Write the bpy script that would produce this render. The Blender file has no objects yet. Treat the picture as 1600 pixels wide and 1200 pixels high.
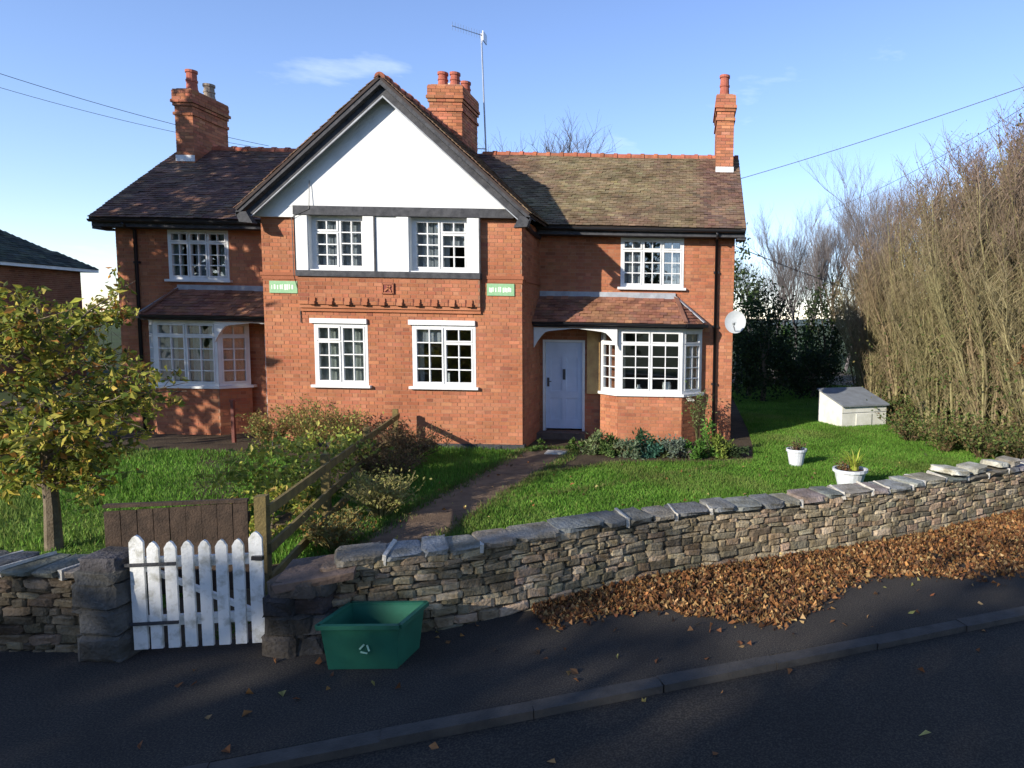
import bpy, math, random
import numpy as np
from mathutils import Vector, Matrix

# ------------------------------------------------------------------ camera, sky, sun, exposure
sc = bpy.context.scene
PITCH, ROLL, FPX, PCX, PCY, CAMZ = math.atan(96/1070), .0175, 1070.0, 1070.0, 600.0, 2.5
_F = np.array([0, math.cos(PITCH), -math.sin(PITCH)])
_R0 = np.array([1.0, 0, 0]); _U0 = np.array([0, math.sin(PITCH), math.cos(PITCH)])
_R = math.cos(ROLL)*_R0 + math.sin(ROLL)*_U0
_U = math.cos(ROLL)*_U0 - math.sin(ROLL)*_R0
cd = bpy.data.cameras.new('camera'); cam = bpy.data.objects.new('camera', cd)
sc.collection.objects.link(cam); sc.camera = cam
cd.sensor_fit = 'HORIZONTAL'; cd.sensor_width = 36; cd.lens = FPX/1600*36
cd.shift_x = (800-PCX)/1600; cd.clip_start = .05; cd.clip_end = 6000
_m = Matrix(((_R[0], _U[0], -_F[0], 0), (_R[1], _U[1], -_F[1], 0), (_R[2], _U[2], -_F[2], CAMZ), (0, 0, 0, 1)))
cam.matrix_world = _m

SUN_EL = math.radians(21); SUN_AZ = (-.648, -.762)
wd = bpy.data.worlds.new('World'); sc.world = wd; wd.use_nodes = True
nt = wd.node_tree; bg = nt.nodes['Background']
sky = nt.nodes.new('ShaderNodeTexSky'); sky.sky_type = 'NISHITA'; sky.sun_disc = False
sky.sun_elevation = SUN_EL; sky.sun_rotation = math.atan2(SUN_AZ[0], SUN_AZ[1]) % (2*math.pi)
sky.air_density = 1.0; sky.dust_density = .05; sky.ozone_density = 3.2; sky.altitude = 60
# thin high cloud, everywhere in the sky alike
tc = nt.nodes.new('ShaderNodeTexCoord'); mp = nt.nodes.new('ShaderNodeMapping'); mp.inputs['Scale'].default_value = (1.6, 1.6, 6.0)
nz = nt.nodes.new('ShaderNodeTexNoise'); nz.inputs['Scale'].default_value = 2.1; nz.inputs['Detail'].default_value = 6; nz.inputs['Roughness'].default_value = .6
cr = nt.nodes.new('ShaderNodeValToRGB'); cr.color_ramp.elements[0].position = .61; cr.color_ramp.elements[1].position = .92
cr.color_ramp.elements[1].color = (.55, .55, .55, 1)
mxs = nt.nodes.new('ShaderNodeMixRGB'); mxs.inputs[2].default_value = (6.5, 7.0, 7.8, 1)
nt.links.new(tc.outputs['Generated'], mp.inputs[0]); nt.links.new(mp.outputs[0], nz.inputs['Vector'])
nt.links.new(nz.outputs['Fac'], cr.inputs[0]); nt.links.new(cr.outputs[0], mxs.inputs[0])
tint = nt.nodes.new('ShaderNodeMixRGB'); tint.blend_type = 'MULTIPLY'; tint.inputs[0].default_value = 1; tint.inputs[2].default_value = (1.06, .98, 1.10, 1)
nt.links.new(sky.outputs[0], tint.inputs[1]); nt.links.new(tint.outputs[0], mxs.inputs[1]); nt.links.new(mxs.outputs[0], bg.inputs[0])
bg.inputs[1].default_value = .15
sl = bpy.data.lights.new('sun', 'SUN'); sl.energy = 4.6; sl.angle = math.radians(.55); sl.color = (1, .93, .82)
so = bpy.data.objects.new('sun', sl); sc.collection.objects.link(so)
SUN_D = Vector((-SUN_AZ[0]*math.cos(SUN_EL), -SUN_AZ[1]*math.cos(SUN_EL), -math.sin(SUN_EL)))
so.rotation_euler = SUN_D.to_track_quat('-Z', 'Y').to_euler(); so.location = (-20, -20, 20)
sc.view_settings.view_transform = 'Standard'; sc.view_settings.look = 'None'
sc.view_settings.exposure = .66; sc.view_settings.gamma = 1; sc.view_settings.use_curve_mapping = False

# ------------------------------------------------------------------ helpers
rng = np.random.default_rng(7); random.seed(7)
C = sc.collection
def ray(px, py): return _F + (px-PCX)/FPX*_R + (PCY-py)/FPX*_U
def aty(px, py, y): v = ray(px, py); return np.array([0, 0, CAMZ]) + v*(y/v[1])
def atz(px, py, z): v = ray(px, py); return np.array([0, 0, CAMZ]) + v*((z-CAMZ)/v[2])
GZ = -.15                                   # level of the garden

def A(*a): return np.array(a, float)
def nrm(v): v = np.asarray(v, float); return v/np.linalg.norm(v)

class MB:
    """collects vertices and faces, then links them as ONE mesh object"""
    def __init__(s): s.V = []; s.Fc = []; s.Cc = []; s.n = 0
    def add(s, v, f, c=(1, 1, 1)):
        v = np.asarray(v, float).reshape(-1, 3); f = np.asarray(f, int)
        if f.ndim == 1: f = f[None, :]
        c = np.asarray(c, float)
        if c.ndim == 1: c = np.repeat(c[None, :], len(f), 0)
        s.V.append(v); s.Fc.append(f+s.n); s.Cc.append(c); s.n += len(v)
        return s
    def boxes(s, arr, O=(0, 0, 0), U=(1, 0, 0), N=(0, 1, 0), W=(0, 0, 1), cols=(1, 1, 1), jit=0):
        arr = np.asarray(arr, float).reshape(-1, 6); k = len(arr)
        if k == 0: return s
        O, U, N, W = [np.asarray(q, float) for q in (O, U, N, W)]
        idx = [(0, 2, 4), (1, 2, 4), (1, 3, 4), (0, 3, 4), (0, 2, 5), (1, 2, 5), (1, 3, 5), (0, 3, 5)]
        P = np.stack([O + arr[:, a, None]*U + arr[:, b, None]*N + arr[:, c, None]*W for a, b, c in idx], 1)
        if jit: P = P + rng.normal(0, jit, P.shape)
        F0 = np.array([(0, 3, 2, 1), (4, 5, 6, 7), (0, 1, 5, 4), (1, 2, 6, 5), (2, 3, 7, 6), (3, 0, 4, 7)])
        if np.dot(np.cross(U, N), W) < 0: F0 = F0[:, ::-1]
        F = (F0[None] + 8*np.arange(k)[:, None, None]).reshape(-1, 4)
        cols = np.asarray(cols, float)
        if cols.ndim == 2: cols = np.repeat(cols, 6, 0)
        return s.add(P.reshape(-1, 3), F, cols)
    def box(s, x0, x1, y0, y1, z0, z1, c=(1, 1, 1)): return s.boxes([[x0, x1, y0, y1, z0, z1]], cols=c)
    def bar(s, a, b, w, h, c=(1, 1, 1), up=(0, 0, 1)):
        a = np.asarray(a, float); b = np.asarray(b, float); L = np.linalg.norm(b-a); u = (b-a)/L
        n = np.cross(up, u); n = n/np.linalg.norm(n); w_ = np.cross(u, n)
        return s.boxes([[0, L, -w/2, w/2, -h/2, h/2]], O=a, U=u, N=n, W=w_, cols=c)
    def prism(s, pts, ext, c=(1, 1, 1)):
        pts = np.asarray(pts, float); k = len(pts); ext = np.asarray(ext, float)
        v = np.vstack([pts, pts+ext]); s_n = np.cross(pts[1]-pts[0], pts[2]-pts[1])
        flip = np.dot(s_n, ext) > 0
        a = list(range(k)); b = list(range(k, 2*k))
        f1, f2 = (a[::-1], b) if flip else (a, b[::-1])
        base = s.n; s.add(v, [f1], c); s.n = base
        s.V[-1] = v; s.n = base+2*k
        s.Fc.append(np.array([f2])+base); s.Cc.append(np.array([c], float))
        for i in range(k):
            j = (i+1) % k; q = [i, j, j+k, i+k]
            if not flip: q = q[::-1]
            s.Fc.append(np.array([q])+base); s.Cc.append(np.array([c], float))
        return s
    def tube(s, pts, r, sides=6, c=(1, 1, 1), cap=True):
        pts = np.asarray(pts, float); k = len(pts); r = np.ones(k)*r if np.isscalar(r) else np.asarray(r, float)
        rings = []
        for i in range(k):
            t = nrm(pts[min(i+1, k-1)]-pts[max(i-1, 0)])
            ref = A(0, 0, 1) if abs(t[2]) < .9 else A(1, 0, 0)
            a = nrm(np.cross(ref, t)); b = np.cross(t, a)
            an = np.arange(sides)*2*math.pi/sides
            rings.append(pts[i] + r[i]*(np.cos(an)[:, None]*a + np.sin(an)[:, None]*b))
        v = np.vstack(rings); f = []
        for i in range(k-1):
            for j in range(sides):
                j2 = (j+1) % sides; f.append((i*sides+j, i*sides+j2, (i+1)*sides+j2, (i+1)*sides+j))
        base = s.n; s.add(v, f, c)
        if cap:
            s.Fc.append(np.array([list(range(sides))[::-1]])+base); s.Cc.append(np.array([c], float))
            s.Fc.append(np.array([list(range((k-1)*sides, k*sides))])+base); s.Cc.append(np.array([c], float))
        return s
    def lathe(s, prof, o=(0, 0, 0), sides=16, c=(1, 1, 1)):
        o = np.asarray(o, float); an = np.arange(sides)*2*math.pi/sides; v = []
        for r, z in prof: v.append(np.stack([o[0]+r*np.cos(an), o[1]+r*np.sin(an), np.full(sides, o[2]+z)], 1))
        f = []
        for i in range(len(prof)-1):
            for j in range(sides):
                j2 = (j+1) % sides; f.append((i*sides+j, i*sides+j2, (i+1)*sides+j2, (i+1)*sides+j))
        return s.add(np.vstack(v), f, c)
    def leaves(s, P, size, cols, up=.0, aspect=.55, droop=None):
        """many small folded leaves, one diamond of two triangles each"""
        P = np.asarray(P, float); k = len(P)
        d = rng.normal(0, 1, (k, 3)); d[:, 2] += up
        if droop is not None: d = d*.6+droop
        d /= np.linalg.norm(d, axis=1)[:, None]
        q = rng.normal(0, 1, (k, 3)); sd = np.cross(d, q); sd /= np.linalg.norm(sd, axis=1)[:, None]; nn = np.cross(sd, d)
        L = size*rng.uniform(.6, 1.3, k)[:, None]
        a = P; b = P+d*L*.5+sd*L*aspect*.5+nn*L*.1; t = P+d*L; e = P+d*L*.5-sd*L*aspect*.5+nn*L*.1
        v = np.stack([a, b, t, e], 1).reshape(-1, 3); i = 4*np.arange(k)[:, None]
        f = np.concatenate([i+np.array([[0, 1, 2]]), i+np.array([[0, 2, 3]])], 0)
        cols = np.asarray(cols, float)
        if cols.ndim == 1: cols = np.repeat(cols[None], k, 0)
        return s.add(v, f, np.concatenate([cols, cols], 0))
    def build(s, name, mat, parent=None, loc=None, smooth=False):
        me = bpy.data.meshes.new(name)
        V = np.vstack(s.V)
        if loc is not None: V = V-np.asarray(loc, float)
        me.vertices.add(len(V)); me.vertices.foreach_set('co', V.astype(np.float32).ravel())
        tot = np.concatenate([np.full(len(f), f.shape[1]) for f in s.Fc])
        li = np.concatenate([f.ravel() for f in s.Fc]); st = np.concatenate([[0], np.cumsum(tot)[:-1]])
        me.loops.add(len(li)); me.loops.foreach_set('vertex_index', li.astype(np.int32))
        me.polygons.add(len(tot)); me.polygons.foreach_set('loop_start', st.astype(np.int32))
        me.update(calc_edges=True)
        me.polygons.foreach_set('use_smooth', np.full(len(tot), bool(smooth)))
        col = np.concatenate(s.Cc, 0); col = np.repeat(col, tot, 0)
        at = me.color_attributes.new('Col', 'FLOAT_COLOR', 'CORNER')
        at.data.foreach_set('color', np.concatenate([col, np.ones((len(col), 1))], 1).astype(np.float32).ravel())
        me.materials.append(M[mat] if isinstance(mat, str) else mat)
        o = bpy.data.objects.new(name, me); C.objects.link(o)
        if loc is not None: o.location = loc
        if parent is not None: put(o, parent)
        return o
WM = {}
def put(o, parent):
    o.parent = parent
    if parent.name in WM: o.matrix_parent_inverse = WM[parent.name].inverted()
def thing(name, loc, label, cat, group=None):
    o = bpy.data.objects.new(name, None); C.objects.link(o); o.location = loc; o.empty_display_size = .2
    WM[o.name] = Matrix.Translation(Vector(loc)); tag(o, label, cat, group); return o
def tag(o, label=None, cat=None, group=None, kind=None):
    if label: o['label'] = label
    if cat: o['category'] = cat
    if group: o['group'] = group
    if kind: o['kind'] = kind
    return o
def copy_tree(o, parent=None):
    c = o.copy(); C.objects.link(c); c.parent = parent
    for ch in [q for q in KIDS.get(o.name, [])]: copy_tree(ch, c)
    return c
KIDS = {}
def inpoly(P, poly):
    x, y = P[:, 0], P[:, 1]; r = np.zeros(len(P), bool); n = len(poly); j = n-1
    for i in range(n):
        xi, yi = poly[i][:2]; xj, yj = poly[j][:2]
        r ^= ((yi > y) != (yj > y)) & (x < (xj-xi)*(y-yi)/((yj-yi) or 1e-9)+xi); j = i
    return r
def vary(base, n, dv=.12, dh=.05):
    base = np.asarray(base, float); k = np.exp(rng.normal(0, dv, (n, 1))); return np.clip(base*k*(1+rng.normal(0, dh, (n, 3))), .002, .95)
def palette(cols, n, w=None, dv=.15, dh=.04):
    cols = np.asarray(cols, float); i = rng.choice(len(cols), n, p=w); return np.clip(cols[i]*np.exp(rng.normal(0, dv, (n, 1)))*(1+rng.normal(0, dh, (n, 3))), .002, .95)

# ------------------------------------------------------------------ materials
M = {}
def mat(name, c=(.5, .5, .5), rough=.8, c2=None, scale=4, attr=False, bump=0, bscale=60, metal=0, trans=0, spec=.5, detail=6, lo=.35, hi=.65, speck=0):
    m = bpy.data.materials.new(name); m.use_nodes = True; n = m.node_tree.nodes; l = m.node_tree.links
    p = n['Principled BSDF']; p.inputs['Roughness'].default_value = rough; p.inputs['Metallic'].default_value = metal
    p.inputs['Specular IOR Level'].default_value = spec
    geo = n.new('ShaderNodeNewGeometry')
    nz = n.new('ShaderNodeTexNoise'); nz.inputs['Scale'].default_value = scale; nz.inputs['Detail'].default_value = detail; nz.inputs['Roughness'].default_value = .62
    l.new(geo.outputs['Position'], nz.inputs['Vector'])
    rp = n.new('ShaderNodeValToRGB'); l.new(nz.outputs['Fac'], rp.inputs[0])
    rp.color_ramp.elements[0].position = lo; rp.color_ramp.elements[1].position = hi
    c2 = c2 if c2 is not None else tuple(x*.75 for x in c)
    if attr:
        rp.color_ramp.elements[0].color = (*c2, 1); rp.color_ramp.elements[1].color = (*c, 1)
        a = n.new('ShaderNodeAttribute'); a.attribute_name = 'Col'
        mx = n.new('ShaderNodeMixRGB'); mx.blend_type = 'MULTIPLY'; mx.inputs[0].default_value = 1
        l.new(a.outputs['Color'], mx.inputs[1]); l.new(rp.outputs[0], mx.inputs[2]); out = mx.outputs[0]
    else:
        rp.color_ramp.elements[0].color = (*c2, 1); rp.color_ramp.elements[1].color = (*c, 1); out = rp.outputs[0]
    if speck:
        vz = n.new('ShaderNodeTexNoise'); vz.inputs['Scale'].default_value = speck; vz.inputs['Detail'].default_value = 3; l.new(geo.outputs['Position'], vz.inputs['Vector'])
        vr = n.new('ShaderNodeValToRGB'); vr.color_ramp.elements[0].position = .42; vr.color_ramp.elements[1].position = .72; vr.color_ramp.elements[0].color = (.7, .7, .7, 1); vr.color_ramp.elements[1].color = (2.6, 2.5, 2.3, 1); l.new(vz.outputs['Fac'], vr.inputs[0])
        m2 = n.new('ShaderNodeMixRGB'); m2.blend_type = 'MULTIPLY'; m2.inputs[0].default_value = 1; l.new(out, m2.inputs[1]); l.new(vr.outputs[0], m2.inputs[2]); out = m2.outputs[0]
    l.new(out, p.inputs['Base Color'])
    if bump:
        b = n.new('ShaderNodeBump'); b.inputs['Strength'].default_value = bump; b.inputs['Distance'].default_value = .02
        z2 = n.new('ShaderNodeTexNoise'); z2.inputs['Scale'].default_value = bscale; z2.inputs['Detail'].default_value = 8
        l.new(geo.outputs['Position'], z2.inputs['Vector']); l.new(z2.outputs['Fac'], b.inputs['Height']); l.new(b.outputs[0], p.inputs['Normal'])
    if trans:
        tr = n.new('ShaderNodeBsdfTranslucent'); l.new(out, tr.inputs['Color']); ms = n.new('ShaderNodeMixShader'); ms.inputs[0].default_value = trans
        l.new(p.outputs[0], ms.inputs[1]); l.new(tr.outputs[0], ms.inputs[2]); l.new(ms.outputs[0], n['Material Output'].inputs['Surface'])
    m['out'] = 1; M[name] = m; return m
W1 = (1, 1, 1)
mat('brick', W1, .9, (.70, .63, .58), .8, attr=True, bump=.5, bscale=90, spec=.25)
mat('mortar', (.36, .20, .125), .95, (.27, .145, .09), 6, bump=.4, spec=.2)
mat('tile', W1, .92, (.55, .52, .5), 2.2, attr=True, bump=.5, bscale=70, spec=.2)
mat('underlay', (.05, .035, .03), .95)
mat('white_paint', (.70, .70, .69), .5, (.58, .58, .56), 3, bump=.06, bscale=30, spec=.4)
mat('white_render', (.72, .725, .715), .85, (.60, .605, .59), 1.8, bump=.35, bscale=40, spec=.2)
mat('black_timber', (.030, .031, .036), .75, (.065, .065, .07), 9, bump=.3, bscale=50, spec=.3)
mat('soffit', (.16, .16, .16), .8, (.1, .1, .1), 5)
mat('black_plastic', (.012, .012, .015), .45)
mat('terracotta', W1, .85, (.7, .66, .62), 8, attr=True, bump=.3, spec=.25)
mat('lead', (.36, .38, .40), .65, (.24, .25, .27), 5, spec=.4)
mat('door_paint', (.50, .56, .68), .5, (.45, .51, .62), 4)
mat('brass', (.10, .10, .11), .4, metal=.6)
mat('tan_panel', (.50, .33, .13), .8, (.38, .22, .09), 5)  # golden reflected light put into a flat tan colour
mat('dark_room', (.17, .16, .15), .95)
mat('curtain', (.62, .64, .58), .95, (.52, .54, .48), 5, trans=.45)
mat('net', (.66, .68, .72), .95, (.55, .57, .62), 4, trans=.45)
mat('stone', W1, .95, (.48, .45, .38), 5, attr=True, bump=1.0, bscale=38, spec=.2)
mat('stone_mortar', (.16, .14, .10), .97, (.08, .07, .05), 9, bump=.8)
mat('lime', (.56, .53, .46), .95, (.38, .35, .29), 12, bump=.6)
mat('asphalt', (.031, .0265, .0215), .92, (.019, .0165, .0135), .9, speck=75, bump=.7, bscale=220, spec=.35)
mat('pave', (.037, .0315, .026), .92, (.022, .019, .016), 1.1, speck=85, bump=.7, bscale=200, spec=.35)
mat('kerb', (.062, .054, .045), .9, (.035, .031, .026), 6, bump=.4)
mat('soil', (.085, .062, .038), .97, (.05, .036, .023), 3, bump=.9, bscale=30, spec=.15)
mat('path', (.20, .135, .085), .95, (.11, .075, .05), 4, bump=.8, bscale=50, spec=.15)
mat('lawn', (.12, .20, .034), .95, (.065, .11, .025), 1.5, bump=.8, bscale=60, spec=.1)
mat('field', (.06, .085, .025), .95, (.045, .05, .02), .05, spec=.1)
mat('hill', (.10, .13, .12), .95, (.07, .09, .09), .01, spec=.1)
mat('grass', W1, .75, (.55, .6, .5), .9, attr=True, trans=.3, spec=.2)
mat('leaf', W1, .7, (.8, .8, .8), 8, attr=True, trans=.35, spec=.25)
mat('deadleaf', W1, .85, (.7, .65, .6), 14, attr=True, trans=.15, spec=.2)
mat('bark', W1, .95, (.62, .6, .58), 7, attr=True, bump=.6, bscale=50, spec=.15)
mat('timber', (.20, .15, .055), .9, (.11, .085, .04), 6, bump=.5, bscale=50, spec=.2)
mat('brown_timber', (.075, .05, .034), .9, (.04, .028, .02), 11, bump=.5, spec=.25)
mat('gate_paint', (.66, .66, .63), .6, (.34, .33, .27), 11, bump=.25, bscale=45, lo=.30, hi=.50)
mat('dark_stone', (.05, .05, .052), .9, (.028, .028, .03), 7, bump=.8, bscale=30)
mat('brown_stone', (.15, .10, .072), .92, (.08, .055, .04), 7, bump=.7, bscale=30)
mat('green_plastic', (.012, .11, .065), .5, (.010, .085, .05), 5, bump=.05)
mat('pale_green', (.30, .52, .40), .6, (.26, .46, .35), 8)
mat('sign_green', (.17, .36, .17), .6, (.24, .40, .22), 20)
mat('sign_letter', (.66, .78, .60), .6, (.58, .70, .54), 20)
mat('plaque', (.22, .05, .035), .8, (.14, .032, .024), 30, bump=.4)
mat('pot_white', (.66, .68, .70), .6, (.48, .50, .52), 9, bump=.2)
mat('bunker_white', (.72, .71, .64), .8, (.55, .54, .46), 3, bump=.2)
mat('bunker_grey', (.20, .22, .24), .85, (.15, .16, .17), 4)
mat('dish', (.40, .42, .42), .6, (.33, .35, .35), 6)
mat('steel', (.45, .46, .48), .4, metal=.8)
mat('wire', (.03, .03, .035), .6)
mat('rust', (.16, .045, .03), .8, (.1, .03, .02), 12)
mat('slate', (.055, .062, .055), .85, (.035, .04, .036), 2)
def glass_mat():
    m = bpy.data.materials.new('window_glass'); m.use_nodes = True; n = m.node_tree.nodes; l = m.node_tree.links
    n.remove(n['Principled BSDF'])
    t = n.new('ShaderNodeBsdfTransparent'); t.inputs[0].default_value = (.86, .89, .89, 1)
    g = n.new('ShaderNodeBsdfGlossy'); g.inputs['Roughness'].default_value = .02; g.inputs['Color'].default_value = (.95, .97, 1, 1)
    lw = n.new('ShaderNodeLayerWeight'); lw.inputs[0].default_value = .5; pw = n.new('ShaderNodeMath'); pw.operation = 'POWER'; pw.inputs[1].default_value = 4.0
    fr = n.new('ShaderNodeMath'); fr.operation = 'MULTIPLY_ADD'; fr.inputs[1].default_value = .85; fr.inputs[2].default_value = .10; ms = n.new('ShaderNodeMixShader')
    l.new(lw.outputs['Facing'], pw.inputs[0]); l.new(pw.outputs[0], fr.inputs[0])
    geo = n.new('ShaderNodeNewGeometry'); nz = n.new('ShaderNodeTexNoise'); nz.inputs['Scale'].default_value = 2.2; b = n.new('ShaderNodeBump'); b.inputs['Strength'].default_value = .05
    l.new(geo.outputs['Position'], nz.inputs['Vector']); l.new(nz.outputs['Fac'], b.inputs['Height']); l.new(b.outputs[0], g.inputs['Normal'])
    l.new(fr.outputs[0], ms.inputs[0]); l.new(t.outputs[0], ms.inputs[1]); l.new(g.outputs[0], ms.inputs[2]); l.new(ms.outputs[0], n['Material Output'].inputs['Surface'])
    M['glass'] = m
glass_mat()

# ================================================================== THE SETTING
mb = MB(); S = 3000; mb.add([(-S, -S, -.2), (S, -S, -.2), (S, S, -.2), (-S, S, -.2)], [0, 1, 2, 3])
tag(mb.build('ground', 'field'), kind='structure')
# kerb line and wall line, from the photograph, on the pavement (z = 0)
KD = nrm(A(.925, .38, 0)); KN = A(-KD[1], KD[0], 0)
KO = A(-.28, 4.60, 0)
def onroad(s, n): return KO + KD*s + KN*n
def slab(name, pts, z0, z1, m):
    b = MB(); b.prism([(p[0], p[1], z0) for p in pts], (0, 0, z1-z0)); return tag(b.build(name, m), kind='structure')
slab('road', [onroad(-60, -.14)[:2], onroad(-60, -6.2)[:2], onroad(60, -6.2)[:2], onroad(60, -.14)[:2]], -.3, -.05, 'asphalt')
WALL_R = [(-2.62, 5.02), (-1.87, 5.36), (-1.19, 5.80), (-.4, 6.40), (.23, 6.74), (.91, 7.04), (1.65, 7.36), (2.47, 7.78), (3.47, 8.40), (4.67, 9.18), (6.2, 10.2), (8.5, 11.7)]
WALL_L = [(-9.5, 4.55), (-6.5, 4.80), (-4.2, 4.86)]
pv = [onroad(-60, 0)[:2]] + [onroad(60, 0)[:2]] + [(60, 42)] + [(p[0], p[1]+.12) for p in WALL_R[::-1]] + [(-3.0, 5.15), (-4.2, 5.0)] + [(p[0], p[1]+.12) for p in WALL_L[::-1]] + [(-60, 2)]
slab('pavement', pv, -.3, 0, 'pave')
kerb = tag(MB().box(-.001, .001, -.001, .001, -.30, -.29).build('kerb', 'kerb'), kind='structure')
s_ = -7.0; k0 = None
while s_ < 12:
    L = .9+random.uniform(-.02, .02); b = MB(); j = random.uniform(-.008, .008)
    b.boxes([[0, L-.004, -.135, -.004, -.3, .002+j*.5]], O=onroad(s_, 0), U=KD, N=KN, jit=.004)
    b.build('kerbstone', 'kerb', kerb); s_ += L
# lawns, path, beds
def sheet(name, pts, z, m):
    b = MB(); b.prism([(p[0], p[1], -.26) for p in pts], (0, 0, z+.26)); return tag(b.build(name, m), kind='structure')
garden = [(p[0]-.0, p[1]+.15) for p in WALL_R] + [(9, 40), (-14, 40), (-14, 20), (-20, 20), (-20, 5)] + [(p[0], p[1]+.15) for p in WALL_L[1:]]
sheet('garden_soil', garden, GZ-.004, 'soil')
PATH = [(-3.75, 5.1), (-3.05, 5.1), (-2.95, 7.5), (-2.75, 9.5), (-2.45, 11.6), (-2.25, 13.1), (-2.2, 14.0), (-3.28, 14.0), (-3.28, 13.3), (-3.5, 11.5), (-3.75, 9.3), (-3.8, 7.5)]
sheet('path', PATH, GZ+.012, 'path')
LAWN_R = [(-2.93, 7.5), (-2.70, 9.6), (-2.35, 11.7), (-1.2, 12.62), (.6, 12.85), (1.35, 13.05), (1.5, 14.6), (1.6, 17), (1.8, 30), (7.6, 30), (7.5, 15), (7.3, 11.4), (4.5, 9.35), (1.65, 7.62), (-.4, 6.75), (-1.6, 6.2), (-2.7, 6.6)]
sheet('lawn', LAWN_R, GZ+.004, 'lawn')
LAWN_L = [(-4.75, 6.7), (-5.6, 10.0), (-7.2, 12.6), (-9.2, 13.2), (-14, 12.8), (-14, 5.6), (-6.5, 5.2), (-4.6, 5.4)]
sheet('lawn', LAWN_L, GZ+.004, 'lawn')
LAWN_M = [(-3.85, 7.4), (-3.75, 9.3), (-3.52, 11.5), (-3.35, 13.2), (-3.4, 13.7), (-5.5, 13.7), (-5.3, 9.5), (-4.6, 7.0)]
sheet('lawn', LAWN_M, GZ+.003, 'lawn')
LPATH = [(-4.85, 6.5), (-5.5, 6.3), (-7.3, 10.0), (-9.6, 13.4), (-9.8, 14.6), (-8.7, 14.6), (-8.6, 13.4), (-6.6, 10.2)]
sheet('path', LPATH, GZ+.010, 'soil')
# distant hill on the horizon
b = MB(); xs = np.linspace(-900, 900, 60); hz = 6+5*np.sin(xs/130)+3*np.sin(xs/47+1)
v = [(x, 1200, -2) for x in xs] + [(x, 1230, h) for x, h in zip(xs, hz)] + [(x, 1500, h*1.3) for x, h in zip(xs, hz)]; n_ = len(xs)
b.add(v, [(i+n_*k, i+1+n_*k, i+1+n_*(k+1), i+n_*(k+1)) for k in (0, 1) for i in range(n_-1)]); tag(b.build('hill', 'hill', smooth=True), kind='structure')

# ================================================================== THE PAIR OF BRICK COTTAGES
YG, YM, YB = 13.86, 15.5, 14.95             # gable front, main wall, bay front
XL, XR = -12.76, 1.06; AX = -5.88
GX0, GX1 = -8.50, -3.30
house = thing('semi_detached_house', (AX, YM, GZ), 'pair of red brick cottages with a shared white half-timbered gable and tiled roofs', 'house')
BRK = [(.435, .172, .088), (.415, .16, .083), (.455, .195, .104), (.38, .145, .077), (.325, .125, .072)]
BRW = [.38, .30, .18, .10, .04]
def brick_wall(name, O, U, N, width, height, holes=(), parent=None, th=.22, top=None, z_off=0, dark=1.0):
    """a wall of mortar with every brick laid proud of it; U along, N outward, up is z"""
    O = np.asarray(O, float); U = nrm(U); N = nrm(N); W = A(0, 0, 1)
    us = sorted({0, width} | {h[0] for h in holes} | {h[1] for h in holes}); vs = sorted({0, height} | {h[2] for h in holes} | {h[3] for h in holes})
    inh = lambda u, v: any(h[0] < u < h[1] and h[2] < v < h[3] for h in holes)
    core = []
    for a, b_ in zip(us[:-1], us[1:]):
        for c, d in zip(vs[:-1], vs[1:]):
            if not inh((a+b_)/2, (c+d)/2): core.append([a, b_, -th, 0, c, d])
    w = MB().boxes(core, O=O, U=U, N=N, W=W).build(name, 'mortar', parent)
    arr = []; z = 0; row = 0
    while z < height-.02:
        h = min(.065, height-z); zc = z+h/2; u = [0, -.17][row % 2] - (.0 if row % 2 else 0)
        cuts = sorted([(hh[0], hh[1]) for hh in holes if hh[2] < zc < hh[3]]); k = row
        seg = []; s0 = 0
        for a, b_ in cuts:
            if a > s0: seg.append((s0, a))
            s0 = max(s0, b_)
        if s0 < width: seg.append((s0, width))
        for a, b_ in seg:
            uu = a + (0 if row % 2 == 0 else -.16875); j = 0
            while uu < b_-.01:
                L = (.215 if j % 2 == 0 else .1025); x0 = max(uu, a+.001); x1 = min(uu+L, b_-.001)
                if x1-x0 > .03: arr.append([x0, x1, -.02, .006+rng.normal(0, .0012), z, z+h])
                uu += L+.010; j += 1
        z += .075; row += 1
    arr = np.array(arr)
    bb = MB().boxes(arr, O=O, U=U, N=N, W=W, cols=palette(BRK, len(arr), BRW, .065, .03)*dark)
    tag(bb.build('brickwork', 'brick', w), kind='stuff')
    return w

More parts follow.
